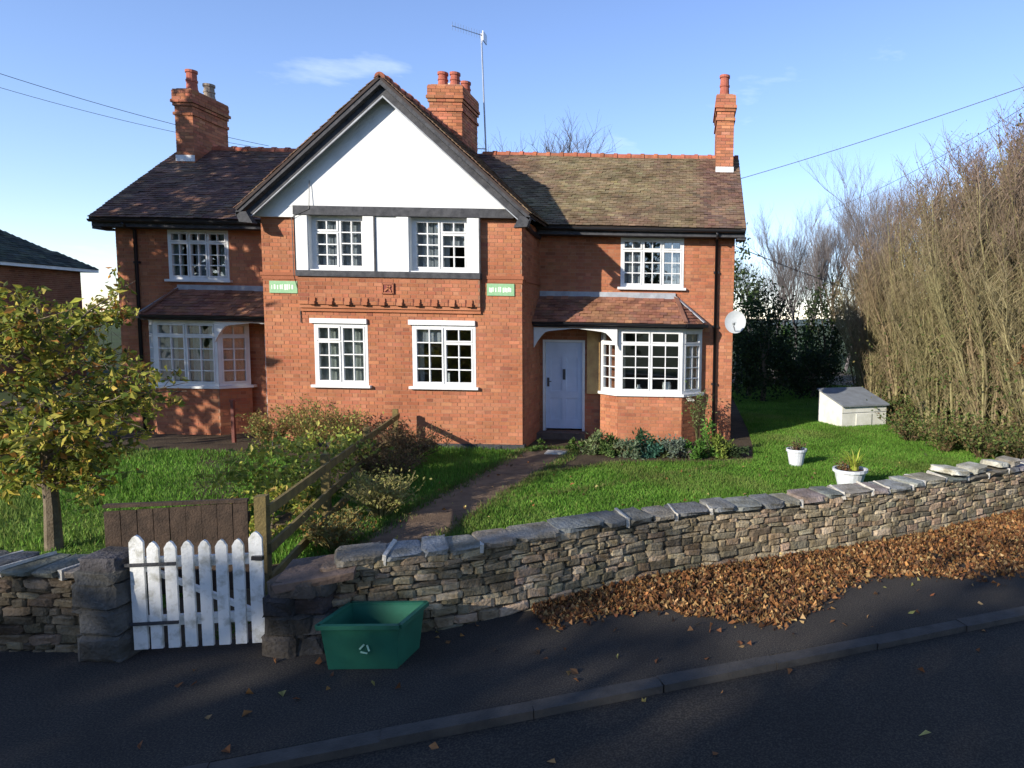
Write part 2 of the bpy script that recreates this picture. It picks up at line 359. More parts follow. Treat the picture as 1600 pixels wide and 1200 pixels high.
# --- windows
def grid_window(name, O, U, N, w, h, lights, parent=None, fr=.055, sill=True, head=False, sillw=.06, curtain=None, dep=.07, bars=.022):
    """white frame with separate panes; O lower left corner of frame on the wall face plane; lights = (u0,u1,v0,v1,nx,nz) as fractions"""
    O = np.asarray(O, float); U = nrm(U); N = nrm(N); W = A(0, 0, 1); f = []
    f += [[0, w, -dep, 0, 0, fr], [0, w, -dep, 0, h-fr, h], [0, fr, -dep, 0, fr, h-fr], [w-fr, w, -dep, 0, fr, h-fr]]
    iw, ih = w-2*fr, h-2*fr; panes = []
    for (u0, u1, v0, v1, nx, nzz) in lights:
        a0, a1, b0, b1 = fr+u0*iw, fr+u1*iw, fr+v0*ih, fr+v1*ih; e = .03
        # casement frame, a little proud
        c0, c1, d0, d1 = a0+(.004 if u0 == 0 else .014), a1-(.004 if u1 == 1 else .014), b0+(.004 if v0 == 0 else .012), b1-(.004 if v1 == 1 else .012)
        f += [[a0, a1, -dep+.012, -.012, b0, d0], [a0, a1, -dep+.012, -.012, d1, b1], [a0, c0, -dep+.012, -.012, d0, d1], [c1, a1, -dep+.012, -.012, d0, d1]]
        f += [[c0, c1, -dep+.005, .008, d0, d0+e], [c0, c1, -dep+.005, .008, d1-e, d1], [c0, c0+e, -dep+.005, .008, d0+e, d1-e], [c1-e, c1, -dep+.005, .008, d0+e, d1-e]]
        p0, p1, q0, q1 = c0+e, c1-e, d0+e, d1-e; pw = (p1-p0)/nx; ph = (q1-q0)/nzz
        for i in range(1, nx): f.append([p0+i*pw-bars/2, p0+i*pw+bars/2, -dep+.015, .0, q0, q1])
        for i in range(1, nzz): f.append([p0, p1, -dep+.016, -.001, q0+i*ph-bars/2, q0+i*ph+bars/2])
        for i in range(nx):
            for k in range(nzz): panes.append([p0+i*pw+bars/2-.002, p0+(i+1)*pw-bars/2+.002, -dep/2-.004, -dep/2+.002, q0+k*ph+bars/2-.002, q0+(k+1)*ph-bars/2+.002])
    wo = MB().boxes(f, O=O, U=U, N=N, W=W).build(name, 'white_paint', parent)
    for p in panes:
        # every pane sits at its own very slight angle in the putty
        Nj = nrm(N+rng.normal(0, .006, 3)); MB().boxes([p], O=O, U=U, N=Nj, W=W).build('pane', 'glass', wo)
    if sill:
        MB().boxes([[-sillw, w+sillw, -dep, .075, -.055, -.002]], O=O, U=U, N=N, W=W).build('sill', 'white_paint', wo)
    if head: MB().boxes([[-.06, w+.0, -dep, .05, h+.002, h+.10]], O=O, U=U, N=N, W=W).build('head_board', 'white_paint', wo)
    if curtain:
        for (u0, u1, v0, v1, m_, d) in curtain:
            n = max(8, int((u1-u0)*w/.018)); us = np.linspace(u0*w, u1*w, n); wv = .018*np.sin(us*55+rng.uniform(0, 6))+.01*np.sin(us*23)
            vv = [O+u*U-(d+.02+q)*N+W*(v0*h) for u, q in zip(us, wv)] + [O+u*U-(d+.02+q*.5)*N+W*(v1*h) for u, q in zip(us, wv)]
            MB().add(vv, [(i, i+1, n+i+1, n+i) for i in range(n-1)]).build('curtain', m_, wo, smooth=True)
    return wo
FR = (0, -1, 0)
# --- main wall
hu = lambda x: x-XL
HB = GZ-.1; HT = 4.46
upR = (-1.48, -.07, 3.27, 4.36); upL = (-11.59, -10.24, 3.27, 4.36)
doorR = (-3.20, -2.28, GZ+.14, 2.06); doorL = (-9.48, -8.58, GZ+.14, 2.06)
bayR = (-1.46, -.06); bayL = (-11.60, -10.22)
H = []
for a in (upR, upL, doorR, doorL): H.append((hu(a[0]), hu(a[1]), a[2]-HB, a[3]-HB))
for a in (bayR, bayL): H.append((hu(a[0])-.1, hu(a[1])+.1, .95-HB, 2.3-HB))
# behind the gable there is no outer wall
H.append((hu(GX0)+.2, hu(GX1)-.2, 0, HT-HB))
H = H[:-1]; wl = hu(GX0)+.2; wr = hu(GX1)-.2
brick_wall('front_wall', (XL, YM, HB), (1, 0, 0), FR, wl, HT-HB, [h for h in H if h[1] < wl+.01], house)
brick_wall('front_wall', (XL+wr, YM, HB), (1, 0, 0), FR, XR-XL-wr, HT-HB, [(h[0]-wr, h[1]-wr, h[2], h[3]) for h in H if h[0] > wr-.01], house)
# bricks reach the corner: side walls, gable returns, gable front
brick_wall('side_wall', (XR, YM+.012, HB), (0, 1, 0), (1, 0, 0), 5.1, HT-HB, (), house, th=.2)
brick_wall('side_wall', (XL, YM+5.11, HB), (0, -1, 0), (-1, 0, 0), 5.1, HT-HB, (), house, th=.2)
MB().box(XL+.02, XR-.02, YM+4.9, YM+5.1, HB, HT).build('rear_wall', 'mortar', house)
for x, sx in ((XL, -1), (XR, 1)):           # brick triangles under the roof ends
    b = MB(); b.prism([(x, YM+.02, HT), (x, YM+5.1, HT), (x, 18.05, 6.62)], (-sx*.2, 0, 0)); b.build('gable_end', 'brick', house)
    for f_ in b.Cc: pass
brick_wall('gable_return', (GX1, YG+.012, HB), (0, 1, 0), (1, 0, 0), YM-YG-.014, 4.50-HB, (), house)
brick_wall('gable_return', (GX0, YM-.002, HB), (0, -1, 0), (-1, 0, 0), YM-YG-.014, 4.50-HB, (), house)
lwL = (-7.50, -6.42, 1.12, 2.36); lwR = (-5.52, -4.24, 1.12, 2.36)
BX0, BX1 = -7.74, -4.12                      # the jettied centre of the gable
gu = lambda x: x-GX0
GH = [(gu(a[0]), gu(a[1]), a[2]-HB, a[3]-HB) for a in (lwL, lwR)] + [(gu(BX0)+.05, gu(BX1)-.05, 2.95-HB, 4.50-HB)]
gable_wall = brick_wall('gable_wall', (GX0, YG, HB), (1, 0, 0), FR, GX1-GX0, 4.50-HB, GH, house)
YJ = YG-.11
brick_wall('jetty_wall', (BX0, YJ, 2.74), (1, 0, 0), FR, BX1-BX0, .55, (), house, th=.108)
for x, n in ((BX1, 1), (BX0, -1)):
    pass
# corbel course and little brick corbels under the jetty
b = MB().boxes([[BX0+.0, BX1, YG-.05, YG-.006, 2.60, 2.665]], cols=BRK[0]).build('corbel_course', 'brick', house)
b = MB().boxes([[BX0+.0, BX1, YG-.085, YG-.006, 2.667, 2.735]], cols=BRK[2]).build('corbel_course', 'brick', house)
for i in range(10):
    x = BX0+.24+i*.348
    b = MB(); b.boxes([[x, x+.11, YJ-.065, YJ-.004, 2.735, 2.80], [x+.0, x+.11, YJ-.035, YJ-.004, 2.80, 2.87]], cols=BRK[i % 3]); b.boxes([[x-.035, x-.002, YJ-.03, YJ-.003, 2.735, 2.87]], cols=(.14, .05, .035)); b.build('corbel', 'brick', house)
# string course on both brick piers
for x0, x1 in ((GX0-.035, BX0-.003), (BX1+.003, GX1+.035)):
    MB().boxes([[x0, x1, YG-.035, YG+.2, 3.30, 3.365], [x0+.02, x1-.02, YG-.02, YG+.2, 3.225, 3.298]], cols=BRK[3]).build('string_course', 'brick', house)
for x in (GX1-.0, ): MB().boxes([[x+.007, x+.03, YG+.21, YM-.01, 3.27, 3.345]], cols=BRK[3]).build('string_course', 'brick', house)
# stone plinth at the foot of the gable
MB().boxes([[GX0-.04, GX1+.04, YG-.04, YG+.1, HB, GZ+.10]]).build('plinth', 'dark_stone', house)
# timber beams and white panels
MB().boxes([[BX0-.02, BX1+.02, YJ-.045, YJ+.10, 3.292, 3.405]], jit=.004).build('sill_beam', 'black_timber', house)
MB().boxes([[BX0-.03, GX1-.12, YJ-.05, YJ+.10, 4.485, 4.655]], jit=.004).build('head_beam', 'black_timber', house)
uwL = (-7.50, -6.42, 3.43, 4.485); uwR = (-5.50, -4.36, 3.43, 4.485)
pan = [[BX0, uwL[0]+.0, YJ, YJ+.10, 3.405, 4.485], [uwL[1], uwR[0], YJ, YJ+.10, 3.405, 4.485], [uwR[1], BX1, YJ, YJ+.10, 3.405, 4.485],
       [uwL[0], uwL[1], YJ+.0, YJ+.10, 3.405, 3.43], [uwR[0], uwR[1], YJ+.0, YJ+.10, 3.405, 3.43]]
MB().boxes(pan).build('render_panel', 'white_render', house)
for x0, x1 in ((BX0+.0, uwL[0]-.01), (uwL[1]+.01, -6.20), (-5.74, uwR[0]-.01), (uwR[1]+.01, BX1-.0)):
    MB().box(x0, x1, YJ-.028, YJ-.001, 3.408, 4.482).build('jamb_board', 'white_paint', house)
for x in (BX0-.028, -6.195, BX1+.002): MB().box(x, x+.026, YJ-.03, YJ-.002, 3.41, 4.48).build('batten', 'black_timber', house)
# deep white reveals of the upper windows, window frames set back
L44 = lambda left: [(0, .5, .74, 1, 2, 1), (0, .5, 0, .74, 2, 3), (.5, 1, 0, 1, 2, 4)] if left else [(0, .5, 0, 1, 2, 4), (.5, 1, .74, 1, 2, 1), (.5, 1, 0, .74, 2, 3)]
for a, lf, cu in ((uwL, True, [(.05, .95, .03, .97, 'net', .1)]), (uwR, False, [(.04, .62, .03, .97, 'net', .1), (.62, .95, .5, .97, 'net', .12)])):
    MB().boxes([[a[0]-.02, a[0], YJ+.10, YG+.2, 3.41, 4.485], [a[1], a[1]+.02, YJ+.10, YG+.2, 3.41, 4.485], [a[0], a[1], YJ+.10, YG+.2, 3.40, 3.43], [a[0], a[1], YJ+.10, YG+.2, 4.485, 4.51]]).build('window_reveal', 'white_paint', house)
    grid_window('window', (a[0], YG+.02, a[2]), (1, 0, 0), FR, a[1]-a[0], a[3]-a[2], L44(lf), house, sill=False, curtain=cu)
for a, lf, cu in ((lwL, True, [(.05, .5, .02, .98, 'curtain', .12), (.52, .95, .02, .98, 'curtain', .12)]), (lwR, False, [(.04, .48, .72, .97, 'net', .1), (.04, .14, .02, .7, 'net', .14)])):
    grid_window('window', (a[0], YG-.012, a[2]), (1, 0, 0), FR, a[1]-a[0], a[3]-a[2], L44(lf), house, head=True, curtain=cu)
L3 = [(0, .333, .78, 1, 2, 1), (.333, .667, .78, 1, 2, 1), (.667, 1, .78, 1, 2, 1), (0, .333, 0, .78, 2, 3), (.333, .667, 0, .78, 2, 3), (.667, 1, 0, .78, 2, 3)]
grid_window('window', (upR[0], YM-.02, upR[2]), (1, 0, 0), FR, upR[1]-upR[0], upR[3]-upR[2], L3, house, fr=.05, curtain=[(.03, .36, .03, .97, 'net', .1), (.66, .96, .03, .97, 'net', .14)])
grid_window('window', (upL[0], YM-.02, upL[2]), (1, 0, 0), FR, upL[1]-upL[0], upL[3]-upL[2], L3, house, fr=.05, curtain=[(.03, .2, .03, .97, 'curtain', .1), (.36, .62, .03, .97, 'net', .16), (.8, .96, .03, .97, 'curtain', .1)])
# plaque with a raised device
pl = MB().box(-6.06, -5.81, YJ-.03, YJ-.004, 2.96, 3.18).build('plaque', 'plaque', house)
b = MB(); b.boxes([[-6.04, -5.83, YJ-.045, YJ-.031, 3.15, 3.17], [-6.04, -5.83, YJ-.045, YJ-.031, 2.97, 2.99], [-6.05, -6.03, YJ-.045, YJ-.031, 2.97, 3.17], [-5.84, -5.82, YJ-.045, YJ-.031, 2.97, 3.17]], cols=BRK[0])
b.bar((-6.0, YJ-.04, 3.02), (-5.88, YJ-.04, 3.12), .02, .03, BRK[0]); b.bar((-5.95, YJ-.04, 3.13), (-5.87, YJ-.04, 3.01), .02, .025, BRK[0]); b.build('relief', 'brick', pl)

# --- roofs
def tiles(name, poly, eave_a, eave_b, parent, cols, gauge=.1, wid=.165, lift=.02, th=.012):
    """clay tiles laid course by course inside a planar polygon"""
    poly = np.asarray(poly, float); a = np.asarray(eave_a, float); U = nrm(np.asarray(eave_b, float)-a)
    nn = nrm(np.cross(poly[1]-poly[0], poly[2]-poly[0])); nn = nn if nn[2] > 0 else -nn; V = np.cross(nn, U); V = V if V[2] > 0 else -V
    st = np.stack([(poly-a)@U, (poly-a)@V], 1); lo, hi = st.min(0), st.max(0); T = []
    r = 0; v = lo[1]
    while v < hi[1]-.03:
        us = np.arange(lo[0]-(wid/2 if r % 2 else 0), hi[0], wid); T.append(np.stack([us, np.full(len(us), v), np.full(len(us), r)], 1)); v += gauge; r += 1
    T = np.vstack(T); cen = T[:, :2]+[wid/2, gauge*.45]; ok = inpoly(cen, st); T = T[ok]; k = len(T)
    u0 = np.clip(T[:, 0]+.003, lo[0], None); u1 = np.clip(T[:, 0]+wid-.003, None, hi[0]); dz = rng.normal(0, .0035, k)
    sag = .012*np.sin(T[:, 0]*1.1+T[:, 1]*.7)
    P = []
    for (uu, vv, ww) in ((u0, 0, 0), (u1, 0, 0), (u1, 1, 0), (u0, 1, 0), (u0, 0, 1), (u1, 0, 1), (u1, 1, 1), (u0, 1, 1)):
        vpos = T[:, 1]+vv*(gauge*1.35)-.02+rng.normal(0, .002, k)
        hgt = lift+sag+dz+(0 if vv == 0 else -.016)+(th if ww else 0)
        P.append(a+uu[:, None]*U+vpos[:, None]*V+hgt[:, None]*nn)
    P = np.stack(P, 1).reshape(-1, 3)
    F0 = np.array([(4, 5, 6, 7), (0, 1, 5, 4), (1, 2, 6, 5), (3, 0, 4, 7), (0, 3, 2, 1)])
    if np.dot(np.cross(U, V), nn) < 0: F0 = F0[:, ::-1]
    F = (F0[None]+8*np.arange(k)[:, None, None]).reshape(-1, 4)
    ctr = P.reshape(k, 8, 3).mean(1); col = np.repeat(cols(ctr), 5, 0)
    return tag(MB().add(P, F, col).build(name, 'tile', parent), kind='stuff')
def tile_cols(lichen):
    def f(c):
        k = len(c); base = palette([(.215, .12, .088), (.18, .10, .078), (.25, .145, .10), (.155, .095, .08)], k, None, .09, .03)
        q = np.sin(c[:, 0]*1.7+2*np.sin(c[:, 2]*1.9))*.5+np.sin(c[:, 0]*4.1+c[:, 2]*3.3)*.3+rng.normal(0, .28, k)
        m = np.clip(lichen(c)+.30*q, 0, 1)[:, None]
        li = palette([(.235, .185, .098), (.20, .16, .088), (.27, .215, .12)], k, None, .11, .035)
        return base*(1-m)+li*m
    return f
def roof_slab(name, poly, parent, th=.05):
    poly = np.asarray(poly, float); n = nrm(np.cross(poly[1]-poly[0], poly[2]-poly[0])); n = n if n[2] > 0 else -n
    return MB().prism(poly, -n*th).build(name, 'underlay', parent)
RX0, RX1 = -13.02, 1.28; EY, EZ, RY, RZ = 15.12, 4.56, 18.05, 6.72
GP = A(AX, 13.41, 7.06); GE0 = (-8.72, 4.54); GE1 = (-3.04, 4.54)
gs = (GP[2]-GE0[1])/(AX-GE0[0])
front = [(RX0, EY, EZ), (RX1, EY, EZ), (RX1, RY, RZ), (RX0, RY, RZ)]
back = [(RX0, 2*RY-EY, EZ), (RX1, 2*RY-EY, EZ), (RX1, RY, RZ), (RX0, RY, RZ)]
def valley(x):                               # where the gable roof meets the front slope
    z = GP[2]-abs(x-AX)*gs; return EY+(z-EZ)/(RZ-EZ)*(RY-EY)
sl1 = lambda x: np.clip((x-(-5.2))/1.6, 0, 1)
lic = lambda c: .02+.80*np.clip((c[:, 0]+5.0)/1.2, 0, 1)*np.clip((.55-c[:, 0])/.5, .18, 1)*np.clip(1.05-.35*np.clip((5.2-c[:, 2])/.6, 0, 1), 0, 1)
mr = roof_slab('main_roof', front, house)
# the front slope is tiled left and right of the gable
pr = [(GE1[0]-.45, EY, EZ), (RX1, EY, EZ), (RX1, RY, RZ), (AX+.3, RY, RZ)]
plf = [(RX0, EY, EZ), (GE0[0]+.45, EY, EZ), (AX-.3, RY, RZ), (RX0, RY, RZ)]
tiles('roof_tiles', pr, (GE1[0]-.45, EY, EZ), (RX1, EY, EZ), mr, tile_cols(lic))
tiles('roof_tiles', plf, (RX0, EY, EZ), (GE0[0]+.45, EY, EZ), mr, tile_cols(lambda c: .06+0*c[:, 0]))
b_ = roof_slab('rear_roof', back, house, .06)
for x, s in ((RX0, 1), (RX1, -1)):           # mortared verge along both roof ends
    MB().prism([(x, EY+.01, EZ-.05), (x, RY, RZ-.05), (x, RY, RZ-.01), (x, EY+.01, EZ-.01)], (s*.12, 0, 0)).build('verge', 'black_timber', house)
# gable roof
GB = 18.9
gl = [(GE0[0], GP[1], GE0[1]), (AX, GP[1], GP[2]), (AX, GB, GP[2]), (GE0[0], GB, GE0[1])]
gr = [(GE1[0], GP[1], GE1[1]), (AX, GP[1], GP[2]), (AX, GB, GP[2]), (GE1[0], GB, GE1[1])]
def clipv(side):                             # the part of each gable slope that lies above the main roof
    e = GE0 if side < 0 else GE1
    return [(e[0], GP[1], e[1]), (AX, GP[1], GP[2]), (AX, GB, GP[2]), (AX+side*(GP[2]-RZ)/gs, RY+.1, RZ), (e[0], EY+.06, e[1])]
for side in (-1, 1):
    pp = clipv(side); e = GE0 if side < 0 else GE1
    g_ = roof_slab('gable_roof', [(e[0]-.0*side, GP[1], e[1]), (AX, GP[1], GP[2]), (AX, GB, GP[2]), (e[0], GB-2.2, e[1])] if 0 else pp, house, .045)
    tiles('roof_tiles', pp, (e[0], GP[1], e[1]), (e[0], GB, e[1]), g_, tile_cols(lambda c: .35+0*c[:, 0]))
# ridge tiles: half-round with a raised roll at each joint
def ridge(p0, p1, parent, step=.33, r=.10, dz=-.03):
    p0 = np.asarray(p0, float); p1 = np.asarray(p1, float); L = np.linalg.norm(p1-p0); n = int(L/step); U = (p1-p0)/L; S = np.cross(U, A(0, 0, 1)); W = A(0, 0, 1)
    an = np.linspace(-.25, math.pi+.25, 9)
    for i in range(n):
        b = MB(); t0, t1 = i*L/n, (i+1)*L/n+.01; j = rng.normal(0, .006)
        for (a0, a1, rr) in ((t0, t1-.09, r), (t1-.095, t1, r+.022)):
            for s_, q in ((a0, rr), (a1, rr)): pass
            v = []
            for q in (a0, a1):
                for th in an: v.append(p0+U*q+S*math.cos(th)*rr+W*(math.sin(th)*rr*.95+dz+j))
            k = len(an); f = [(m_, m_+1, k+m_+1, k+m_) for m_ in range(k-1)]
            b.add(v, f, vary((.40, .135, .075), 1, .12)[0]); b.add(v[:k]+[p0+U*a0+W*dz], [tuple(range(k))], (.3, .1, .06)); b.add(v[k:], [tuple(range(k))[::-1]], (.3, .1, .06))
        b.build('ridge_tile', 'terracotta', parent)
ridge((RX0+.02, RY, RZ), (AX-.6, RY, RZ), mr); ridge((AX+.6, RY, RZ), (RX1-.02, RY, RZ), mr)
ridge((AX, GP[1]+.01, GP[2]), (AX, 17.2, GP[2]), g_)
# bargeboards, soffit, gable panel
for side in (-1, 1):
    e = GE0 if side < 0 else GE1
    t = nrm(A(AX-e[0], 0, GP[2]-e[1])); dn = A(0, 0, -1)
    o0 = A(e[0], GP[1]+.02, e[1]-.05); o1 = A(AX, GP[1]+.02, GP[2]-.05)
    MB().prism([o0, o1, o1+dn*.11, o0+dn*.09], (0, .035, 0)).build('bargeboard', 'black_timber', house)
    i0 = o0+dn*.115+A(-side*.10, .10, .09); i1 = o1+A(0, .10, -.12)
    MB().prism([i0, i1, i1+dn*.155, i0+dn*.14+A(-side*.02, 0, 0)], (0, .035, 0)).build('bargeboard', 'black_timber', house)
    # pale lower edge moulding and foot block
    MB().prism([i0+dn*.143, i1+dn*.158, i1+dn*.195, i0+dn*.18], (0, .03, 0)).build('bargeboard_moulding', 'lead', house)
    MB().prism([o0+A(0, 0, -.02), o0+A(-side*.20, 0, .0), o0+A(-side*.32, 0, -.22), o0+A(-side*.06, 0, -.20)], (0, .16, 0)).build('eave_block', 'black_timber', house)
    # black boarded soffit on the underside
    s0 = A(e[0], GP[1]+.06, e[1]-.07); s1 = A(AX, GP[1]+.06, GP[2]-.07); ext = A(0, YJ-GP[1]+.1, 0)
    MB().prism([s0, s1, s1+dn*.015, s0+dn*.015], ext).build('soffit', 'black_timber', house)
tz = 4.655
xa = AX-(GP[2]-.10-tz)/gs; xb = AX+(GP[2]-.10-tz)/gs
MB().prism([(xa, YJ+.01, tz), (xb, YJ+.01, tz), (AX, YJ+.01, GP[2]-.10)], (0, .10, 0)).build('gable_panel', 'white_render', house)
MB().prism([(xa-.12, YJ+.02, tz-.21), (BX0-.03, YJ+.02, tz-.21), (BX0-.03, YJ+.02, tz), (xa, YJ+.02, tz)], (0, .2, 0)).build('render_panel', 'white_render', house)
# thin cable down the gable
MB().tube([(BX0+.3, YJ-.02, 5.15), (BX0+.3, YJ-.06, 4.6), (BX0-.045, YJ-.06, 4.42)], .007, 5).tube([(BX0-.045, YJ-.06, 4.42), (BX0-.045, YJ-.05, 3.3), (BX0-.02, YG-.02, 2.9), (BX0-.01, YG-.02, 2.36)], .008, 5).build('cable', 'black_plastic', house)
# eaves: fascia, gutter and downpipes
def gutter(x0, x1, y, z, par):
    an = np.linspace(math.pi, 2*math.pi, 8); v = []
    for x in (x0, x1):
        for t in an: v.append((x, y+math.cos(t)*.06, z+math.sin(t)*.06))
    k = len(an); b = MB(); b.add(v, [(m_, m_+1, k+m_+1, k+m_) for m_ in range(k-1)]); b.add(v[:k], [tuple(range(k))]); b.add(v[k:], [tuple(range(k))[::-1]])
    return b.build('gutter', 'black_plastic', par)
for x0, x1 in ((RX0+.02, GX0-.02), (GX1+.02, RX1-.02)):
    MB().box(x0, x1, EY+.05, EY+.075, EZ-.19, EZ-.035).build('fascia', 'black_timber', house)
    MB().box(x0, x1, EY+.077, YM-.006, EZ-.19, EZ-.165).build('eaves_soffit', 'black_timber', house)
    gutter(x0, x1, EY-.015, EZ-.045, house)
for s, x in ((-1, RX0), (1, RX1)):           # boxed ends
    MB().box(min(x, x-s*.2), max(x, x-s*.2)-.001, EY+.08, YM+.1, EZ-.24, EZ-.19).build('eaves_box', 'black_timber', house)
def downpipe(x, ztop, y0, zb, bulge=None):
    d = MB().tube([(x, EY-.01, EZ-.1), (x, EY+.02, EZ-.17), (x, y0-.06, ztop-.12), (x, y0-.06, zb)], .036, 8)
    o = d.build('downpipe', 'black_plastic', house, smooth=True)
    for z in (3.6, 2.4, 1.1): MB().box(x-.06, x+.06, y0-.075, y0-.006, z, z+.05).build('pipe_clip', 'black_plastic', o)
downpipe(.66, EZ-.1, YM, GZ); downpipe(-12.28, EZ-.1, YM, GZ)
MB().tube([(GX1+.06, YG+.2, 4.40), (GX1+.02, 14.6, 4.34), (GX1+.06, EY+.1, 4.30)], .05, 8).build('gutter', 'black_plastic', house)
# chimneys
def chimney(x0, x1, y0, y1, z0, z1, pots, parent, flash=True):
    base = MB().box(x0+.03, x1-.03, y0+.03, y1-.03, z0, z1-.04).build('chimney', 'mortar', parent)
    lev = [(z0, z1-.62, 0), (z1-.62, z1-.545, .03), (z1-.545, z1-.40, .0), (z1-.40, z1-.325, .03), (z1-.325, z1-.25, .06), (z1-.25, z1-.025, .035), (z1-.025, z1-.0, .02)]
    bb = MB()
    for (a, c, e) in lev:
        X0, X1, Y0, Y1 = x0-e, x1+e, y0-e, y1+e; z = a; r = 0
        bb.boxes([[X0+.008, X1-.008, Y0+.008, Y1-.008, a, c]], cols=(.26, .17, .12))
        arr = []
        while z < c-.02:
            h = min(.065, c-z)
            for (L0, L1, fn) in ((X0, X1, lambda p, q, zz, hh: [p, q, Y0, Y0+.05, zz, zz+hh]), (Y0, Y1, lambda p, q, zz, hh: [X1-.05, X1, p, q, zz, zz+hh]), (Y0, Y1, lambda p, q, zz, hh: [X0, X0+.05, p, q, zz, zz+hh])):
                u = L0-(.11 if r % 2 else 0)
                while u < L1-.02:
                    p, q = max(u, L0+.001), min(u+.215, L1-.001)
                    if q-p > .03: arr.append(fn(p, q, z, h))
                    u += .225
            z += .075; r += 1
        bb.boxes(arr, cols=palette(BRK, len(arr), BRW, .16, .05))
    tag(bb.build('brickwork', 'brick', base), kind='stuff')
    if flash: MB().box(x0-.012, x1+.012, y0-.02, y0-.003, z0+.35, z0+.50).build('flashing', 'white_render' if flash == 'white' else 'lead', base)
    MB().box(x0+.04, x1-.04, y0+.04, y1-.04, z1, z1+.03).build('flaunching', 'mortar', base)
    for (px_, py_, r, h, c) in pots:
        MB().lathe([(r*1.12, 0), (r*1.12, .05), (r, .07), (r*.92, h*.45), (r*1.05, h*.47), (r*1.05, h*.55), (r*.93, h*.57), (r*.9, h-.07), (r*1.08, h-.06), (r*1.08, h), (r*.8, h), (r*.8, h-.3)], (px_, py_, z1+.01), 14, c).build('chimney_pot', 'terracotta', base, smooth=False)
RED = (.42, .13, .085); BUFF = (.55, .50, .42)
chimney(-12.64, -12.20, 17.32, 18.62, 5.9, 7.98, [(-12.38, 17.6, .125, .52, RED), (-12.40, 18.25, .13, .40, (.30, .25, .20))], house, 'white')
chimney(-6.36, -5.56, 17.25, 18.5, 6.0, 8.16, [(-6.10, 17.5, .12, .36, RED), (-5.80, 17.5, .12, .36, RED), (-6.08, 18.15, .12, .30, BUFF), (-5.76, 18.2, .12, .38, RED)], house, 'white')
chimney(.68, 1.10, 17.35, 18.55, 5.85, 8.08, [(.86, 17.6, .12, .52, RED)], house, 'white')
# --- bays, porches and doors
def lean_to(sgn, x_in, xf0, xf1, par):
    """tiled roof over bay and porch; sgn=+1 right cottage, -1 left; xf1 the outer front corner"""
    ez, ty, tz = 2.46, YM-.008, 3.04; ey = YB-.20; out = xf1+sgn*.06
    P0 = (x_in, ey, ez); P1 = (out, ey, ez); P2 = (xf1-sgn*.18, ty, tz); P3 = (x_in, ty, tz); Q = (out+sgn*.42, ey+.40, ez); Q2 = (out+sgn*.42, ty, ez)
    r = roof_slab('porch_roof', [P0, P1, P2, P3], par, .04); r2 = roof_slab('porch_roof_hip', [P1, Q, P2], par, .04); r3 = roof_slab('porch_roof_hip', [Q, Q2, P2], par, .04)
    tc_ = tile_cols(lambda c: .10+0*c[:, 0])
    col = lambda c: np.clip(tc_(c)*np.array([1.45, 1.12, .95]), 0, .6)
    tiles('roof_tiles', [P0, P1, P2, P3], P0 if sgn > 0 else P1, P1 if sgn > 0 else P0, r, col); tiles('roof_tiles', [P1, Q, P2], P1 if sgn > 0 else Q, Q if sgn > 0 else P1, r2, col); tiles('roof_tiles', [Q, Q2, P2], Q, Q2, r3, col)
    MB().box(min(x_in, P2[0])+.01, max(x_in, P2[0]), YM-.045, YM-.008, tz-.04, tz+.11).build('flashing', 'lead', par)
    up = A(0, 0, .045)
    MB().bar(np.array(P2)+up, np.array(Q)+up, .10, .02, W1).build('flashing', 'lead', par)
    MB().bar(np.array(P1)+up, np.array(P2)+up, .09, .03, (.25, .12, .08)).build('hip_tile', 'tile', par)
    gutter(min(x_in, out)+.01, max(x_in, out), ey-.03, ez-.0, par)
    an_ = MB(); an_.bar(np.array(P1)+A(0, -.03, -.03), np.array(Q)+A(sgn*.03, -.01, -.03), .1, .07); an_.bar(np.array(Q)+A(sgn*.03, 0, -.03), np.array(Q2)+A(sgn*.03, 0, -.03), .1, .07); an_.build('gutter', 'black_plastic', par)
    MB().prism([(P0[0], ey+.03, ez-.10), (P1[0], ey+.03, ez-.10), (Q[0]-sgn*.03, Q[1]+.02, ez-.10), (Q[0]-sgn*.03, YM-.01, ez-.10), (P0[0], YM-.01, ez-.10)], (0, 0, .03)).build('porch_ceiling', 'black_timber', par)
